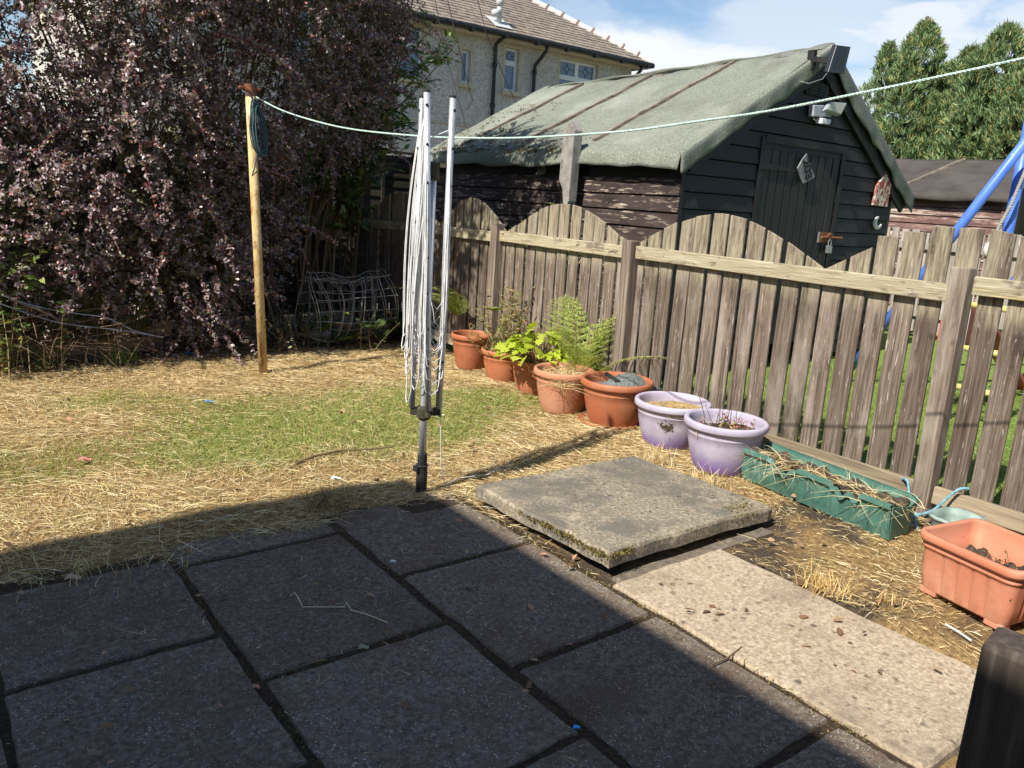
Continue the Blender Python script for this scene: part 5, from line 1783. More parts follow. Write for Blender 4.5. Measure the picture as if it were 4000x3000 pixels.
def rsq(r_, z_, cx, cy, ax=1.25, n=28, wob=0):
    o = []
    for k_ in range(n):
        a = 2 * PI * k_ / n
        c_, s_ = math.cos(a), math.sin(a)
        e = .45
        o.append((cx + r_ * ax * math.copysign(abs(c_) ** e, c_), cy + r_ * math.copysign(abs(s_) ** e, s_), z_ + wob * math.sin(a * 5 + 1) * U(0, 1)))
    return o
vs = []; fs = []
for i, (r_, z_) in enumerate(rings_):
    vs += rsq(r_ * .86, z_ * .92, -.44, -.33, 1.2, 28, .006 if 3 <= i <= 5 else 0)
for i in range(len(rings_) - 1):
    for k_ in range(28):
        k2 = (k_ + 1) % 28
        fs.append((i * 28 + k_, i * 28 + k2, (i + 1) * 28 + k2, (i + 1) * 28 + k_))
fs.append(tuple(range(7 * 28, 8 * 28)))
obj('pot_body', mb.add(vs, fs), M_pail, pa, smooth=True)

M_terra3 = mat('dusty_terracotta', [(.3, (.44, .15, .078)), (.5, (.49, .185, .105)), (.7, (.53, .23, .14))], 4, rough=.6, bump=.12, bscale=60, spec=.3,
               patches=[((.57, .29, .19), 1.8, .5, .7), ((.26, .11, .07), 24, .66, .72), ((.37, .11, .055), 3.2, .60, .74)])


def rect_planter(label, ox, oy, rz, L, W, h):
    """rounded rectangular planter with ribbed sides, rim and feet; origin is its centre"""
    t = thing('rectangular_planter', label, 'planter', (ox, oy, 0), 'terracotta rectangular planters')
    t.rotation_euler = (0, 0, rz)

    def ring(hx, hy, z, rad, n=10, rib=0):
        o = []
        per = []
        for cx, cy, a0 in ((hx - rad, hy - rad, 0), (-hx + rad, hy - rad, PI / 2), (-hx + rad, -hy + rad, PI), (hx - rad, -hy + rad, 1.5 * PI)):
            for k_ in range(n):
                a = a0 + PI / 2 * k_ / (n - 1)
                per.append((cx + rad * math.cos(a), cy + rad * math.sin(a)))
        # subdivide the straight runs so ribs can be pressed in
        m_ = len(per)
        for i in range(m_):
            p, q = per[i], per[(i + 1) % m_]
            ln = math.hypot(q[0] - p[0], q[1] - p[1])
            o.append(p)
            if ln > .05:
                for k_ in range(1, 30):
                    f = k_ / 30
                    x_, y_ = p[0] + (q[0] - p[0]) * f, p[1] + (q[1] - p[1]) * f
                    if rib:
                        g_ = abs(((f * 5) % 1) - .5)
                        dd = rib * 1.8 if g_ > .45 else 0
                        nx, ny = (q[1] - p[1]) / ln, -(q[0] - p[0]) / ln
                        x_ -= nx * dd; y_ -= ny * dd
                    o.append((x_, y_))
        return [(x_, y_, z) for x_, y_ in o]
    hx, hy = W / 2, L / 2
    spec = [(.80, .80, .022, .03, 0), (.815, .84, .03, .035, .004), (.855, .875, h * .35, .04, .005), (.885, .90, h * .70, .045, .005), (.895, .905, h * .755, .045, 0), (.925, .93, h * .765, .05, 0), (.925, .93, h * .80, .05, 0),
            (.90, .91, h * .815, .05, 0), (.905, .915, h * .865, .05, 0), (.985, .985, h * .875, .06, 0), (1, 1, h * .90, .062, 0), (1, 1, h * .96, .062, 0), (.975, .98, h, .06, 0), (.90, .92, h, .05, 0), (.875, .90, h * .965, .045, 0),
            (.855, .885, h * .72, .045, 0), (.80, .84, h * .70, .04, 0), (.775, .81, h * .35, .035, 0)]
    vs = []; fs = []
    rr = [ring(hx * a, hy * b, z_, rd, 10, rb) for a, b, z_, rd, rb in spec]
    nn = len(rr[0])
    for r_ in rr: vs += r_
    for i in range(len(rr) - 1):
        for k_ in range(nn):
            k2 = (k_ + 1) % nn
            fs.append((i * nn + k_, i * nn + k2, (i + 1) * nn + k2, (i + 1) * nn + k_))
    fs.append(tuple(range(nn - 1, -1, -1)))
    mbp = MB().add(vs, fs)
    o = obj('planter_body', mbp, M_terra3, t, smooth=True, world=False)
    for sx in (-1, 1):
        for sy in (-1, 1):
            ft = MB().box(sx * (hx * .81 - .03) - .03, sx * (hx * .81 - .03) + .03, sy * (hy * .81 - .04) - .04, sy * (hy * .81 - .04) + .04, 0, .03)
            obj('foot', ft, M_terra3, t, world=False, bevel=.006)
    gs = MB().grid(lambda a, b: ((a - .5) * W * .82, (b - .5) * L * .86, h * .52 + .02 * math.sin(a * 9 + b * 13) + .012 * math.sin(a * 31 - b * 27)), 16, 24)
    obj('soil', gs, M_soil, t, smooth=True, world=False)
    return t


rp1 = rect_planter('dusty terracotta rectangular planter with a few red leaved seedlings, at the right edge', -.85, -.66, math.radians(-11.5), .47, .43, .285)
rp2 = rect_planter('second terracotta rectangular planter mostly outside the right edge of the picture', -.98, -1.19, math.radians(-4), .46, .42, .29)
weed('seedling', 'red leaved seedlings in the terracotta rectangular planter', 'weed', (-.80, -.62, .15), 7, .13, .05, 6, .018, .6, M_redweed, M_stem, OVAL, .2)
weed('seedling', 'sparse yellow green weeds in the near end of the terracotta rectangular planter', 'weed', (-.82, -.78, .15), 16, .08, .07, 5, .02, .35, M_herb, M_stem, LANCE, .5)
br = MB()
def bx_(pts): return [Vector(at_x(a, b, X_)) for a, b, X_ in pts]


for pts in (bx_([(3525, 1868, -.03), (3545, 1880, -.07), (3552, 1930, -.10), (3562, 1985, -.14), (3570, 2013, -.16)]),
            bx_([(3570, 2013, -.16), (3610, 2006, -.15), (3650, 1990, -.12), (3700, 1945, -.08), (3745, 1912, -.05), (3785, 1908, -.02)]),
            bx_([(3570, 2010, -.17), (3558, 2030, -.18), (3561, 2075, -.22), (3535, 2100, -.27), (3503, 2110, -.32)]),
            bx_([(3570, 2013, -.16), (3578, 2045, -.20), (3584, 2080, -.24), (3570, 2112, -.28)]),
            bx_([(3584, 2080, -.24), (3588, 2115, -.28), (3572, 2150, -.34)])):
    twist(br, smoothpath(pts, 5), .0085, .045)
kc = Vector(at_x(3571, 2013, -.165))
twist(br, [kc + Vector((0, .016 * math.cos(t), .014 * math.sin(t))) for t in np.linspace(0, 2 * PI, 10)], .008, .04)
b_ = Vector(at_x(3570, 2112, -.28))
for i in range(22):
    e_ = Vector(at_x(3540 + U(-14, 18), 2140 + U(-14, 12), -.34))
    br.tube([b_, b_.lerp(e_, .5) + Vector((0, U(-.012, .012), U(-.005, .012))), e_], .0028, 4, False)
tag(obj('blue_rope', br, M_rope_b, smooth=True), 'frayed pale blue rope tied round the bottom rails at the nearest fence post', 'rope')

# gate post close to the camera
gp = MB().box(-.048, .048, -.052, .052, 0, .945)
M_gate = mat('dark_stained_post', [(.3, (.03, .023, .018)), (.55, (.075, .058, .045)), (.8, (.15, .125, .10))], 40, (1.4, 1.4, .06), .85, .5, 30, .25,
             patches=[((.16, .13, .05), 6, .60, .72), ((.13, .13, .12), 4, .62, .75)])
go_ = obj('gate_post', gp, M_gate, bevel=.012)
go_.location = (-3.085, -1.475, 0); go_.rotation_euler = (0, 0, math.radians(8))
tag(go_, 'short dark wooden post close to the camera at the bottom right corner', 'post')

# ------------------------------------------------------------------ swing, slide and ladder in the next garden
M_blue = mat('blue_tube', [(.3, (.06, .14, .55)), (.5, (.085, .19, .64)), (.7, (.12, .24, .70))], 5, rough=.4, bump=.05, spec=.4,
             spots=[((.75, .78, .85), 14, .12)])
sw = thing('swing_set', 'blue metal swing frame behind the fence on the right', 'swing', (3.0, .95, 0))
ap = Vector((3.0, .86, 2.62))
for ft_, tg in (((3.0, 2.30, 0), ap), ((3.0, -.55, 0), ap)):
    obj('leg', MB().tube([ft_, Vector(ft_).lerp(tg, .5), tg], .042, 14), M_blue, sw, smooth=True)
obj('crossbar', MB().tube([ap - Vector((.1, 0, 0)), ap + Vector((2.3, 0, 0))], .042, 14), M_blue, sw, smooth=True)
for ft_ in ((5.2, 2.30, 0), (5.2, -.55, 0)):
    obj('leg', MB().tube([ft_, ap + Vector((2.2, 0, 0))], .042, 14), M_blue, sw, smooth=True)
obj('leg', MB().tube([(3.25, 1.12, .0), (3.25, 1.13, 1.5), (3.25, 1.13, 2.62)], .045, 14), M_blue, sw, smooth=True)
rpx = MB()
twist(rpx, [at_x(4010, 655, 3.1), at_x(3950, 800, 3.1), at_x(3900, 890, 3.1), at_x(3868, 985, 3.1)], .016, .07)
obj('rope', rpx, mat('grey_rope', [(.3, (.30, .29, .26)), (.7, (.46, .45, .41))], 40, rough=.9, bump=.6), sw, smooth=True)
M_seatw = mat('cream_plastic', [(.3, (.60, .56, .48)), (.7, (.72, .68, .60))], 6, rough=.45, bump=0)
for q in ((3862, 975), (4000, 955)):
    c_ = at_x(*q, 3.1)
    obj('grip', MB().ball(tuple(c_), .055, 14, 10, (.6, .8, 1.2)), M_seatw, sw, smooth=True)
sl_ = thing('slide', 'red plastic slide with yellow ladder rungs glimpsed through the picket gaps', 'slide', (2.5, .9, 0))
lad = MB()
M_yel = mat('yellow_plastic', [(.3, (.60, .50, .16)), (.7, (.70, .60, .24))], 6, rough=.45, bump=0)
for z_ in (.97, .61, .28):
    obj('rung', MB().tube([(2.5, .68, z_), (2.5, 1.0, z_)], .026, 10), M_yel, sl_, smooth=True)
for yy in (.66, 1.02):
    obj('rail', MB().tube([(2.5, yy, 0), (2.5, yy, 1.1)], .022, 8), M_seatw, sl_, smooth=True)
M_slide = mat('red_plastic', [(.3, (.46, .08, .07)), (.7, (.58, .14, .12))], 5, rough=.45, bump=0)
mb = MB()
mb.prism([(2.53, 1.06, .98), (2.53, 1.24, .80), (2.53, 1.24, .62), (2.53, 1.06, .62)], (.40, 0, 0))
mb.prism([(2.94, 1.06, .95), (2.94, 1.24, .95), (4.3, 1.24, .08), (4.3, 1.06, .08)], (0, 0, -.05))
obj('chute', mb, M_slide, sl_, bevel=.01)

# ------------------------------------------------------------------ shrubs along the back
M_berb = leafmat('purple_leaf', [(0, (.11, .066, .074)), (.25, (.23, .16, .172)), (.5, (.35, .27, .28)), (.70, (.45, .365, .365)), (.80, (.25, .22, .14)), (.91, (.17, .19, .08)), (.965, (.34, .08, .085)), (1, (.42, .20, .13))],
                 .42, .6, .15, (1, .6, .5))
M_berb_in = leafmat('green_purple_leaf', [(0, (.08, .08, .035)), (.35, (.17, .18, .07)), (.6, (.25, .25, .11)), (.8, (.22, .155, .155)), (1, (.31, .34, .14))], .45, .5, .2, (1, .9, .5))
M_twig = leafmat('twigs', [(0, (.07, .045, .03)), (.6, (.16, .105, .06)), (1, (.30, .22, .13))], .8, .2, 0)
M_redtwig = leafmat('red_twigs', [(0, (.22, .04, .035)), (1, (.36, .09, .06))], .6, .3, 0)


LUMPS = [(-4.35, 6.55, 1.9, 1.0, .75, 1.6), (-3.55, 6.05, 1.25, .85, .72, 1.0), (-3.45, 6.05, 2.75, 1.0, .85, 1.0), (-2.72, 5.80, 1.95, .72, .72, .95), (-2.75, 5.70, 3.1, .85, .8, .9),
         (-2.45, 5.95, .95, .68, .62, .9), (-1.85, 5.90, 2.6, .75, .72, .85), (-1.75, 6.3, 1.45, .6, .5, .9), (-1.25, 5.95, 3.2, .75, .75, .75), (-.85, 6.2, 2.5, .62, .58, .65),
         (-.65, 6.25, 3.25, .65, .55, .55), (-3.2, 6.1, 3.9, 1.1, .9, .7), (-1.8, 6.0, 3.95, 1.0, .85, .7), (-.7, 6.0, 3.9, .8, .7, .5), (-4.4, 6.5, 3.4, .9, .7, .9),
         (-2.6, 4.95, 4.0, .9, .85, .5), (-1.5, 5.0, 4.3, .8, .8, .5)]  # these last two sit above the view, added to shade the fence


def inside_others(p, me):
    for i, (cx, cy, cz, rx, ry, rz) in enumerate(LUMPS):
        if i != me and ((p[0] - cx) / rx) ** 2 + ((p[1] - cy) / ry) ** 2 + ((p[2] - cz) / rz) ** 2 < .55:
            return True
    return False


def twig_leaves(origins, dirs, lens, per, L, ll, droop, rosette=4, jit=.012):
    """leaf rosettes along short arching twigs; returns P, D, N, L arrays and twig polylines"""
    n = len(origins)
    q = (np.arange(per) + .6) / per
    bend = rng.normal(size=(n, 3)) * .16; bend[:, 2] -= droop
    pts = origins[:, None, :] + dirs[:, None, :] * (lens[:, None, None] * q[None, :, None]) + bend[:, None, :] * (lens[:, None, None] * (q ** 2)[None, :, None])
    P = np.repeat(pts.reshape(-1, 3), rosette, 0)
    m_ = len(P)
    tw = np.repeat(np.repeat(dirs, per, 0), rosette, 0)
    D = unit(rng.normal(size=(m_, 3)) + tw * .55)
    N_ = unit(rng.normal(size=(m_, 3)) * .55 + np.array([-.65, -.40, .70]))
    Ls = rng.uniform(.6, 1.1, m_) * ll * np.repeat(np.tile(1.12 - .45 * q, n), rosette)
    return P + rng.normal(size=(m_, 3)) * jit, D, N_, Ls, origins, dirs, bend, lens


def shell_points(n, rmin, rmax, filt=True):
    wts = np.array([a[3] * a[5] for a in LUMPS]); wts = wts / wts.sum()
    P, O = [], []
    while len(P) < n:
        i = rng.choice(len(LUMPS), p=wts)
        cx, cy, cz, rx, ry, rz = LUMPS[i]
        v = rdir(1)[0]
        r_ = U(rmin, rmax) * (1 + .12 * math.sin(v[0] * 7 + v[2] * 9 + i) + .08 * math.sin(v[0] * 15 - v[2] * 13))
        p = (cx + v[0] * rx * r_, cy + v[1] * ry * r_, cz + v[2] * rz * r_)
        if p[2] < .06 or p[1] > 7.0 or (filt and inside_others(p, i)):
            continue
        if p[1] > cy + .25 and p[2] < 3.0:      # nobody sees the fence side
            continue
        P.append(p); O.append(v)
    return np.array(P), np.array(O)


berb = thing('berberis_shrub', 'huge purple leaved barberry shrub filling the left side of the garden', 'shrub', (-2.4, 6.3, 0))
stp = MB()
for i in range(70):
    bx, by = random.gauss(-2.5, .7), random.gauss(6.35, .18)
    lump = random.choice(LUMPS)
    e = Vector((lump[0] + U(-.7, .7), lump[1] + U(-.5, .2), lump[2] + U(-.2, .9)))
    b = Vector((bx, by, 0))
    mid = b.lerp(e, .5) + Vector((U(-.1, .1), U(-.1, .1), .35))
    stp.tube([b, b.lerp(mid, .5) + Vector((0, 0, .1)), mid, mid.lerp(e, .6) + Vector((0, 0, .08)), e], [.013, .011, .009, .006, .003], 6, False)
obj('stem', stp, M_twig, berb)
P0, O0 = shell_points(5900, .70, 1.0)
dirs = unit(O0 * .9 + rng.normal(size=O0.shape) * .55 + np.array([-.12, -.15, .15]))
lens = rng.uniform(.14, .36, len(P0))
P, D, N_, Ls, *_r = twig_leaves(P0, dirs, lens, 8, None, .044, .22, 4)
np_obj('leaves', leaf_shape(P, D, N_, Ls, Ls * .62, OVAL), len(OVAL), M_berb, berb)
tv = MB()
for o_, d_, bd_, l_ in list(zip(_r[0], _r[1], _r[2], _r[3]))[::3]:
    o_, d_, bd_ = Vector(o_), Vector(d_), Vector(bd_)
    tv.tube([o_ - d_ * .1, o_ + d_ * l_ * .5 + bd_ * l_ * .25, o_ + d_ * l_ + bd_ * l_], [.0035, .0028, .0016], 4, False)
obj('twig', tv, M_twig, berb)
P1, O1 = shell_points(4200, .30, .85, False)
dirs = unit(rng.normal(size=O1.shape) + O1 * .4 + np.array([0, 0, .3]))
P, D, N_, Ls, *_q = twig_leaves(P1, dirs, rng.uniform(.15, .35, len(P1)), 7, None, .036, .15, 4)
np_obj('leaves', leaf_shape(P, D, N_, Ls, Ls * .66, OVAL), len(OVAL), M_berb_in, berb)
# long arching shoots that stick out of the mass
P2, O2 = shell_points(420, .88, 1.0)
k = (O2[:, 1] < .35)
P2, O2 = P2[k], O2[k]
dirs = unit(O2 * 1.0 + rng.normal(size=O2.shape) * .45 + np.array([.05, -.2, .35]))
lens = rng.uniform(.35, .7, len(P2))
P, D, N_, Ls, *_q = twig_leaves(P2, dirs, lens, 20, None, .046, .45, 4, .006)
np_obj('leaves', leaf_shape(P, D, N_, Ls, Ls * .60, OVAL), len(OVAL), M_berb, berb)
tv = MB()
for o_, d_, bd_, l_ in zip(_q[0], _q[1], _q[2], _q[3]):
    o_, d_, bd_ = Vector(o_), Vector(d_), Vector(bd_)
    tv.tube([o_ + d_ * l_ * q + bd_ * l_ * q * q for q in (0, .35, .7, 1)], [.0045, .0035, .0025, .0012], 4, False)
obj('twig', tv, M_redtwig, berb)

# elder behind the barberry, its shoots crossing in front of the house
M_elder = leafmat('elder_leaf', [(0, (.05, .10, .02)), (.4, (.11, .19, .035)), (.75, (.19, .28, .055)), (1, (.38, .44, .12))], .4, .45, .35, (1, 1, .4))


def pinnate(name, label, cat, shoots, ll, lm, n_leaf, pairs=3, parent_loc=None, group=None, lw=.42, spreadz=.2):
    t = thing(name, label, cat, parent_loc or tuple(shoots[0][0]), group)
    st = MB(); P = []; D = []; N_ = []; Ls = []
    for pts_, r0 in shoots:
        pts_ = smoothpath(pts_, 6)
        st.tube(pts_, [r0 * (1 - .8 * i / len(pts_)) + .0015 for i in range(len(pts_))], 6, False)
        for j in range(n_leaf):
            f = .22 + .78 * (j + random.random() * .6) / n_leaf
            i = min(len(pts_) - 2, int(f * (len(pts_) - 1)))
            b = pts_[i].lerp(pts_[i + 1], f * (len(pts_) - 1) - i)
            d = (pts_[i + 1] - pts_[i]).normalized()
            side = d.cross(Vector((random.gauss(0, .6), random.gauss(0, .6), 1))).normalized() * random.choice((-1, 1))
            ax = (side + d * .6 + Vector((0, 0, U(-spreadz, spreadz)))).normalized()
            nrm = Vector((random.gauss(-.25, .4), random.gauss(-.35, .4), 1)).normalized()
            cr = ax.cross(nrm).normalized()
            ln = ll * (pairs + .6) * .62 * U(.75, 1.1)
            st.tube([b, b + ax * ln], .0018, 4, False)
            for q in range(pairs):
                bb = b + ax * ln * (.25 + .6 * q / pairs)
                for s_ in (-1, 1):
                    P.append(bb); D.append((cr * s_ + ax * .55 + Vector((0, 0, -.12))).normalized()); N_.append(nrm); Ls.append(ll * U(.8, 1.1))
            P.append(b + ax * ln * .9); D.append(ax); N_.append(nrm); Ls.append(ll * 1.1)
    obj('stem', st, M_twig if name != 'rose' else M_stem, t)
    P = np.array(P); D = np.array(D); N_ = np.array(N_); Ls = np.array(Ls)
    np_obj('leaves', leaf_shape(P, D, N_, Ls, Ls * lw, LANCE), len(LANCE), lm, t)
    return t


sh_ = []
for i in range(16):
    x0 = U(-.95, -.2)
    sh_.append(([(x0, 6.75, .3), (x0 + U(-.1, .2), 6.72, 1.5), (x0 + U(0, .35), 6.5, 2.4 + U(0, .4)), (x0 + U(.1, .5), 6.3 + U(-.15, .1), 3.1 + U(0, .6))], .014))
ends = [(1700, 230), (1790, 160), (1690, 110), (1570, 40), (1620, 320), (1630, 480), (1600, 560), (1650, 20), (1540, 180), (1590, 420), (1660, 300), (1720, 190), (1760, 200), (1600, 130), (1520, 90), (1480, 20),
        (1560, 260), (1530, 340), (1640, 180), (1450, 160), (1500, 240), (1560, 620), (1500, 640), (1580, 500), (1610, 70), (1530, 480), (1480, 400)]
for e in ends:
    q = at_y(e[0], e[1], U(5.95, 6.3))
    b = Vector((q[0] - U(.25, .5), 6.45, q[2] - U(.35, .65)))
    sh_.append(([(-.6 + U(-.2, .2), 6.75, 1.0), tuple(b.lerp(Vector((-.6, 6.6, 1.6)), .45)), tuple(b), tuple(q)], .010))
pinnate('elder_bush', 'green leaved elder reaching over the barberry in front of the house', 'shrub', sh_, .105, M_elder, 13, 3, (-.5, 6.75, 0), lw=.42)

# broad leaved green shrub at the left edge
M_broad = leafmat('broad_leaf', [(0, (.055, .10, .02)), (.35, (.12, .19, .04)), (.75, (.24, .31, .075)), (1, (.36, .40, .12))], .38, .5, .3, (1, 1, .4))
t = thing('broadleaf_shrub', 'light green broad leaved shrub at the left edge beside the barberry', 'shrub', (-4.25, 5.75, 0))
st = MB(); P = []; D = []
for i in range(46):
    b = Vector((random.gauss(-4.35, .22), random.gauss(5.85, .15), 0))
    e = Vector((random.gauss(-4.12, .30), random.gauss(5.58, .17), U(.55, 1.62)))
    mid = b.lerp(e, .55) + Vector((U(-.1, .1), U(-.1, .1), .1))
    st.tube([b, mid, e], [.008, .005, .002], 5, False)
    for k_ in range(17):
        q = .35 + .65 * random.random()
        p = b.lerp(mid, q * 2) if q < .5 else mid.lerp(e, q * 2 - 1)
        P.append(p); a = U(0, 2 * PI); D.append((math.cos(a), math.sin(a) - .2, U(-.5, .6)))
obj('stem', st, M_twig, t)
P = np.array(P); D = unit(np.array(D)); n = len(P); Ls = rng.uniform(.055, .115, n)
np_obj('leaves', leaf_shape(P, D, unit(rng.normal(size=(n, 3)) * .5 + np.array([-.3, -.4, .9])), Ls, Ls * .52, LANCE), len(LANCE), M_broad, t)
weed('nettle_patch', 'dark toothed nettles below the light green shrub at the left edge', 'weed', (-4.05, 5.60, 0), 34, .95, .24, 12, .075, .62, M_dgreen, M_stem, LANCE, .12, .2, sr=.003)
weed('nettle_patch', 'light green weeds low in front of the raised bed at the left edge', 'weed', (-4.0, 5.36, 0), 20, .42, .12, 9, .06, .6, M_herb, M_stem, LANCE, .2, .2, sr=.0025)
x = rng.uniform(-4.1, -2.75, 2600); y = rng.uniform(5.62, 6.1, 2600)
D = rdir(2600) * .35; D[:, 2] = 1
bend = rng.normal(size=(2600, 3)) * .3; bend[:, 2] = -.3
tag(strands('tall_grass', np.stack([x, y, np.full(2600, .2)], 1), unit(D), rng.uniform(.25, .85, 2600), rng.uniform(.003, .006, 2600), bend,
            leafmat('shade_grass', [(0, (.04, .06, .015)), (.5, (.10, .13, .035)), (.85, (.2, .22, .07)), (1, (.42, .36, .2))], .5, .3, .3, (1, 1, .4)), 4),
    'tall thin grass growing out of the raised bed under the barberry', 'grass', kind='stuff')

# raised bed edge, brushwood, wires
M_board = mat('old_bed_boards', [(.3, (.09, .065, .045)), (.5, (.17, .125, .085)), (.75, (.27, .21, .15))], 14, (.1, 1, 1), .9, .5, 34, .15,
              patches=[((.05, .10, .17), 2.6, .60, .64)], tone=.15)
bdn = thing('raised_bed', 'low raised bed edge of old boards with traces of blue paint under the shrubs', 'raised bed', (-3.6, 5.75, 0))
for z0, z1, yy, xa, xb in ((.19, .31, 5.72, -4.7, -2.55), (.05, .185, 5.70, -4.5, -2.7), (0, .048, 5.69, -4.4, -2.9)):
    obj('board', MB().box(xa, xb, yy, yy + .03, z0, z1), M_board, bdn, bevel=.004)
for xx in (-4.25, -3.35, -2.65):
    obj('stake', MB().box(xx - .03, xx + .03, 5.755, 5.80, 0, .36), M_board, bdn)
sb = MB().grid(lambda a, b: (-5.2 + 2.7 * a, 5.75 + 1.1 * b, .24 + .05 * math.sin(a * 11 + b * 5)), 20, 8)
obj('soil', sb, M_soil, bdn, smooth=True)
bw = thing('dead_branch', 'bare pale brown branch with an upturned end lying in front of the raised bed', 'branch', (-3.6, 5.4, .4))
Y_ = 5.42
pth = [at_y(-40, 1100, Y_), at_y(60, 1175, Y_), at_y(140, 1205, Y_), at_y(205, 1235, Y_), at_y(232, 1250, Y_), at_y(255, 1222, Y_), at_y(275, 1190, Y_), at_y(286, 1150, Y_), at_y(284, 1138, Y_)]
obj('branch', MB().tube(smoothpath(pth, 3), .011, 7), M_batten, bw, smooth=True)
obj('side_twig', MB().tube([at_y(284, 1152, Y_), at_y(248, 1136, Y_)], [.006, .004], 5), M_batten, bw)
obj('side_twig', MB().tube([at_y(265, 1208, Y_), at_y(290, 1185, Y_)], [.006, .003], 5), M_batten, bw)
br_n = 420
x = rng.uniform(-4.3, -2.9, br_n); z = np.abs(rng.normal(size=br_n)) * .14 + .16
D = rdir(br_n); D[:, 2] *= .35; D[:, 0] *= 2
bend = rng.normal(size=(br_n, 3)) * .25
tag(strands('brushwood', np.stack([x, rng.uniform(5.35, 5.62, br_n), z], 1), unit(D), rng.uniform(.15, .6, br_n), rng.uniform(.003, .007, br_n), bend, M_twig, 4),
    'heap of thin dead twigs and vines draped over the raised bed', 'brushwood', kind='stuff')
Y_ = 5.38
for lab, pp in (('grey wire strung slackly in front of the raised bed, the upper one', [(-30, 1140), (100, 1185), (190, 1208), (300, 1225), (420, 1243), (520, 1290), (600, 1310)]),
                ('grey wire strung slackly in front of the raised bed, the lower one', [(-30, 1175), (110, 1225), (220, 1258), (320, 1274), (440, 1286), (530, 1300), (640, 1318)])):
    tag(obj('wire', MB().tube(smoothpath([at_y(a, b, Y_) for a, b in pp], 4), .0045, 5), M_steel), lab, 'wire')
for i, (sx, lab) in enumerate(((165, 'bunch of dry hanging weed stalks at the left of the raised bed'), (340, 'dry weed stalk bending over the middle of the raised bed'), (420, 'dry leaning weed stalks at the right end of the raised bed'))):
    c_ = at_z(sx, 1400)
    weed('dead_weed', lab, 'weed', (c_[0], 5.40, 0), 9 if i == 0 else 4, .48, .05, 0, .02, .5, M_straw, M_twig, LANCE, .22, sr=.004)

# wire mesh roll, pipe, rhubarb in the shaded corner
M_wire = mat('galvanised_wire', [(.3, (.22, .21, .19)), (.7, (.34, .33, .31))], 20, rough=.6, metal=.4, bump=0)
mr = MB()
ax0, ax1 = Vector((-1.28, 5.62, .40)), Vector((-.42, 5.62, .42))
for turn in range(2):
    R_ = .36 - .05 * turn
    nr = 9
    for k_ in range(nr):      # long wires
        a = 2 * PI * k_ / nr + turn * .4
        pts = []
        for q in range(14):
            f = q / 13
            rr = R_ * (1 + .10 * math.sin(f * 5 + k_) + .05 * math.sin(f * 13 + k_ * 2))
            p = ax0.lerp(ax1, f)
            pts.append((p.x + .02 * math.sin(f * 9 + k_), p.y + rr * math.cos(a) * .8, max(.01, p.z + rr * math.sin(a) * .95)))
        mr.tube(pts, .0042, 5, False)
    for q in range(8):        # hoops
        f = q / 7 + U(-.02, .02)
        p = ax0.lerp(ax1, f)
        pts = []
        for k_ in range(19):
            a = 2 * PI * k_ / 18
            rr = R_ * (1 + .10 * math.sin(f * 5 + k_ * .5) + .04 * math.sin(k_ * 1.7 + q))
            pts.append((p.x + .04 * math.sin(a * 2 + q), p.y + rr * math.cos(a) * .8, max(.01, p.z + rr * math.sin(a) * .95)))
        mr.tube(pts, .0042, 5, False)
tag(obj('wire_mesh_roll', mr, M_wire), 'tangled roll of old wire fencing mesh in the shaded back corner', 'wire mesh')
tag(obj('pipe', MB().tube([(-1.14, 5.90, .09), (-.84, 5.84, .06)], .04, 14), M_wht, smooth=True), 'short piece of white plastic pipe lying in the shade by the rhubarb', 'pipe')
M_rhub = leafmat('rhubarb_leaf', [(0, (.04, .07, .018)), (.6, (.085, .13, .035)), (1, (.15, .19, .06))], .45, .4, .25, (1, 1, .4))
t = thing('rhubarb', 'low dark rhubarb with large crinkled leaves in the shaded corner', 'plant', (-.52, 5.72, 0))
st = MB(); V = []; F = []
for i in range(24):
    a = U(0, 2 * PI); d = U(.08, .52)
    e = Vector((-.52 + d * 1.15 * math.cos(a), 5.66 + d * .75 * math.sin(a), U(.08, .34)))
    st.tube([(-.52 + .06 * math.cos(a), 5.70 + .06 * math.sin(a), 0), Vector((-.52, 5.7, .1)).lerp(e, .6), e], [.011, .009, .006], 6, False)
    s_ = U(.09, .17); o = len(V); ex, ey = Vector((math.cos(a), math.sin(a), U(-.5, .1))).normalized(), None
    ey = ex.cross(Vector((U(-.3, .3), U(-.3, .3), 1))).normalized(); ez = ex.cross(ey)
    nu, nv = 7, 7
    for j in range(nv + 1):
        for k_ in range(nu + 1):
            f, g_ = k_ / nu * 2 - 1, j / nv
            w_ = (math.sin(PI * min(1, g_ * .92 + .10)) ** .7) * (1 + .12 * math.sin(g_ * 19 + i))
            V.append(tuple(e + ex * (g_ * 1.7 - .2) * s_ + ey * f * w_ * s_ * .9 + ez * (s_ * (.16 * math.sin(f * 6 + i) * math.sin(g_ * 7) - .25 * f * f))))
    for j in range(nv):
        for k_ in range(nu):
            b_ = o + j * (nu + 1) + k_
            F.append((b_, b_ + 1, b_ + nu + 2, b_ + nu + 1))
obj('stalk', st, mat('rhubarb_stalk', [(.3, (.20, .06, .04)), (.7, (.26, .16, .07))], 10, rough=.6), t)
obj('leaves', MB().add(V, F), M_rhub, t, smooth=True)
weed('weed_plant', 'low dark ivy-like weeds around the wire mesh roll', 'weed', (-1.0, 5.95, 0), 60, .55, .32, 9, .05, .7, M_dgreen, M_stem, OVAL, .3, .1)
weed('weed_plant', 'dark tangled weeds below the barberry right of the rusty pole', 'weed', (-1.65, 5.75, 0), 60, .5, .26, 8, .04, .6, M_berb_in, M_twig, OVAL, .35, .1)
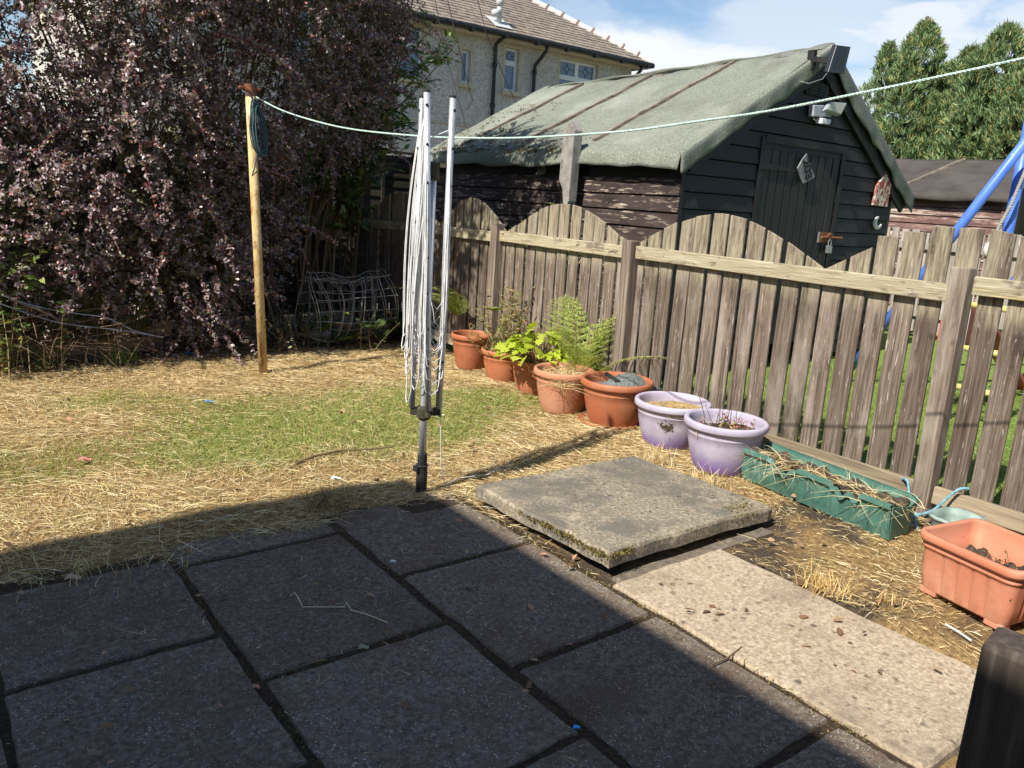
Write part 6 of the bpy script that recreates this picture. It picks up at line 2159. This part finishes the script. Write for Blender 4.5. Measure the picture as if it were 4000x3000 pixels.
for i, (q, h_, lab) in enumerate((((-.22, 5.85), .30, 'old orange cane stump standing left of the dryer in the corner'), ((-.10, 5.45), .26, 'old orange cane stump standing nearer the fence in the corner'))):
    tag(obj('cane_stump', MB().tube([(q[0], q[1], 0), (q[0] + .01, q[1], h_)], .016, 8), mat('cane_%d' % i, [(.3, (.30, .12, .05)), (.7, (.42, .20, .09))], 12)), lab, 'stump')
# fallen leaves and leaf litter
M_litter = leafmat('leaf_litter', [(0, (.10, .055, .03)), (.5, (.24, .14, .075)), (.8, (.38, .26, .15)), (1, (.45, .20, .12))], .8, .2, .1)
n = 2600
x = rng.uniform(-4.6, -.1, n); y = 5.35 + np.abs(rng.normal(size=n)) * .45
P = np.stack([x, y, rng.uniform(.004, .03, n)], 1)
k = rng.uniform(size=n) < .8
P2_ = np.stack([rng.uniform(-5, -.2, 420), rng.uniform(-.9, 5.4, 420), rng.uniform(.012, .03, 420)], 1)
P = np.concatenate([P[k], P2_]); n = len(P)
D = rdir(n); D[:, 2] *= .25; Ls = rng.uniform(.02, .05, n)
tag(np_obj('leaf_litter', leaf_shape(P, unit(D), unit(rng.normal(size=(n, 3)) * .3 + np.array([0, 0, 1])), Ls, Ls * .6, OVAL), len(OVAL), M_litter),
    'brown fallen leaves scattered under the shrubs and over the ground', 'leaf litter', kind='stuff')
# crumbs of straw, grit and leaf on the paving
n = 900
x = rng.uniform(-4.5, -1.5, n); y = rng.uniform(-1.3, 1.5, n)
D = rdir(n); D[:, 2] = np.abs(D[:, 2]) * .12
bend = rng.normal(size=(n, 3)) * .3; bend[:, 2] = 0
tag(strands('straw_crumbs', np.stack([x, y, np.full(n, .012)], 1), unit(D), rng.gamma(2, .011, n), rng.uniform(.0015, .003, n), bend, M_straw, 2),
    'stray bits of dry straw scattered over the paving', 'straw', kind='stuff')
tw = at_z(1135, 2335), at_z(1150, 2322), at_z(1166, 2345), at_z(1182, 2380), at_z(1348, 2380), at_z(1353, 2360), at_z(1372, 2392), at_z(1436, 2410), at_z(1514, 2441)
o = obj('straw_stalk', MB().tube([Vector(p) + Vector((0, 0, .010)) for p in tw], .0026, 5), mat('pale_straw', [(.3, (.50, .44, .28)), (.7, (.62, .55, .37))], 20))
tag(o, 'long pale bent straw stalk lying on a shaded paving slab', 'straw')
tw = at_z(1155, 1832), at_z(1230, 1800), at_z(1330, 1778), at_z(1450, 1772), at_z(1535, 1764)
tag(obj('stick', MB().tube([Vector(p) + Vector((0, 0, .03)) for p in tw], [.008, .007, .006, .005, .003], 6), M_twig), 'thin brown stick lying on the lawn left of the clothes dryer', 'stick')
tw = at_z(3790, 2520), at_z(3740, 2485), at_z(3690, 2455)
tag(obj('straw_stalk', MB().tube([Vector(p) + Vector((0, 0, .02)) for p in tw], .004, 5), M_cord), 'pale stalk lying on the soil by the terracotta planter', 'straw')
tw = at_z(2895, 2540), at_z(2840, 2585), at_z(2780, 2612)
tag(obj('stick', MB().tube([Vector(p) + Vector((0, 0, .016)) for p in tw], [.002, .004, .003], 5), M_twig), 'small twig lying across the edge of the concrete path', 'stick')
for (px, py, s_, col, lab, nm) in ((742, 1385, .045, (.03, .14, .36), 'crumpled blue scrap at the foot of the purple shrub', 'litter'), (815, 1572, .03, (.10, .25, .50), 'small pale blue scrap on the lawn', 'litter'),
                                   (1312, 1872, .028, (.75, .75, .72), 'white scrap on the dry grass left of the dryer', 'litter'), (332, 1798, .035, (.45, .17, .15), 'pinkish dry leaf on the lawn at left', 'dry leaf'),
                                   (2252, 2848, .012, (.08, .35, .75), 'tiny bright blue chip on the shaded slab', 'litter'), (1535, 2198, .013, (.70, .70, .68), 'tiny white chip on the slab below the dryer', 'litter'),
                                   (1720, 1625, .032, (.72, .68, .55), 'pale leaf on the green grass right of the dryer', 'dry leaf'), (45, 1410, .04, (.50, .50, .50), 'grey scrap of foil at the left edge of the lawn', 'litter'),
                                   (1420, 2535, .02, (.30, .27, .18), 'pale dry leaf in a joint of the paving', 'dry leaf'), (370, 2950, .02, (.22, .16, .11), 'brown leaf fragment on the near slab at bottom left', 'dry leaf'),
                                   (285, 2262, .03, (.40, .30, .2), 'dry leaf at the edge of the grass on the left slab', 'dry leaf'), (1985, 1420, .05, (.55, .5, .2), 'yellowed leaf on the ground at the back of the lawn', 'dry leaf')):
    c_ = at_z(px, py, .015)
    mb = MB().grid(lambda a, b: (c_[0] + (a - .5) * s_ * 2, c_[1] + (b - .5) * s_ * 1.4 * math.sin(PI * (a * .8 + .1)), c_[2] + .008 + s_ * .35 * math.sin(a * 5 + b * 3) * math.sin(b * 4 + 1)), 6, 5)
    tag(obj(nm.replace(' ', '_'), mb, mat('scrap', [(.3, col), (.7, tuple(min(1, v * 1.3) for v in col))], 30, rough=.6), solid=.0015), lab, nm)
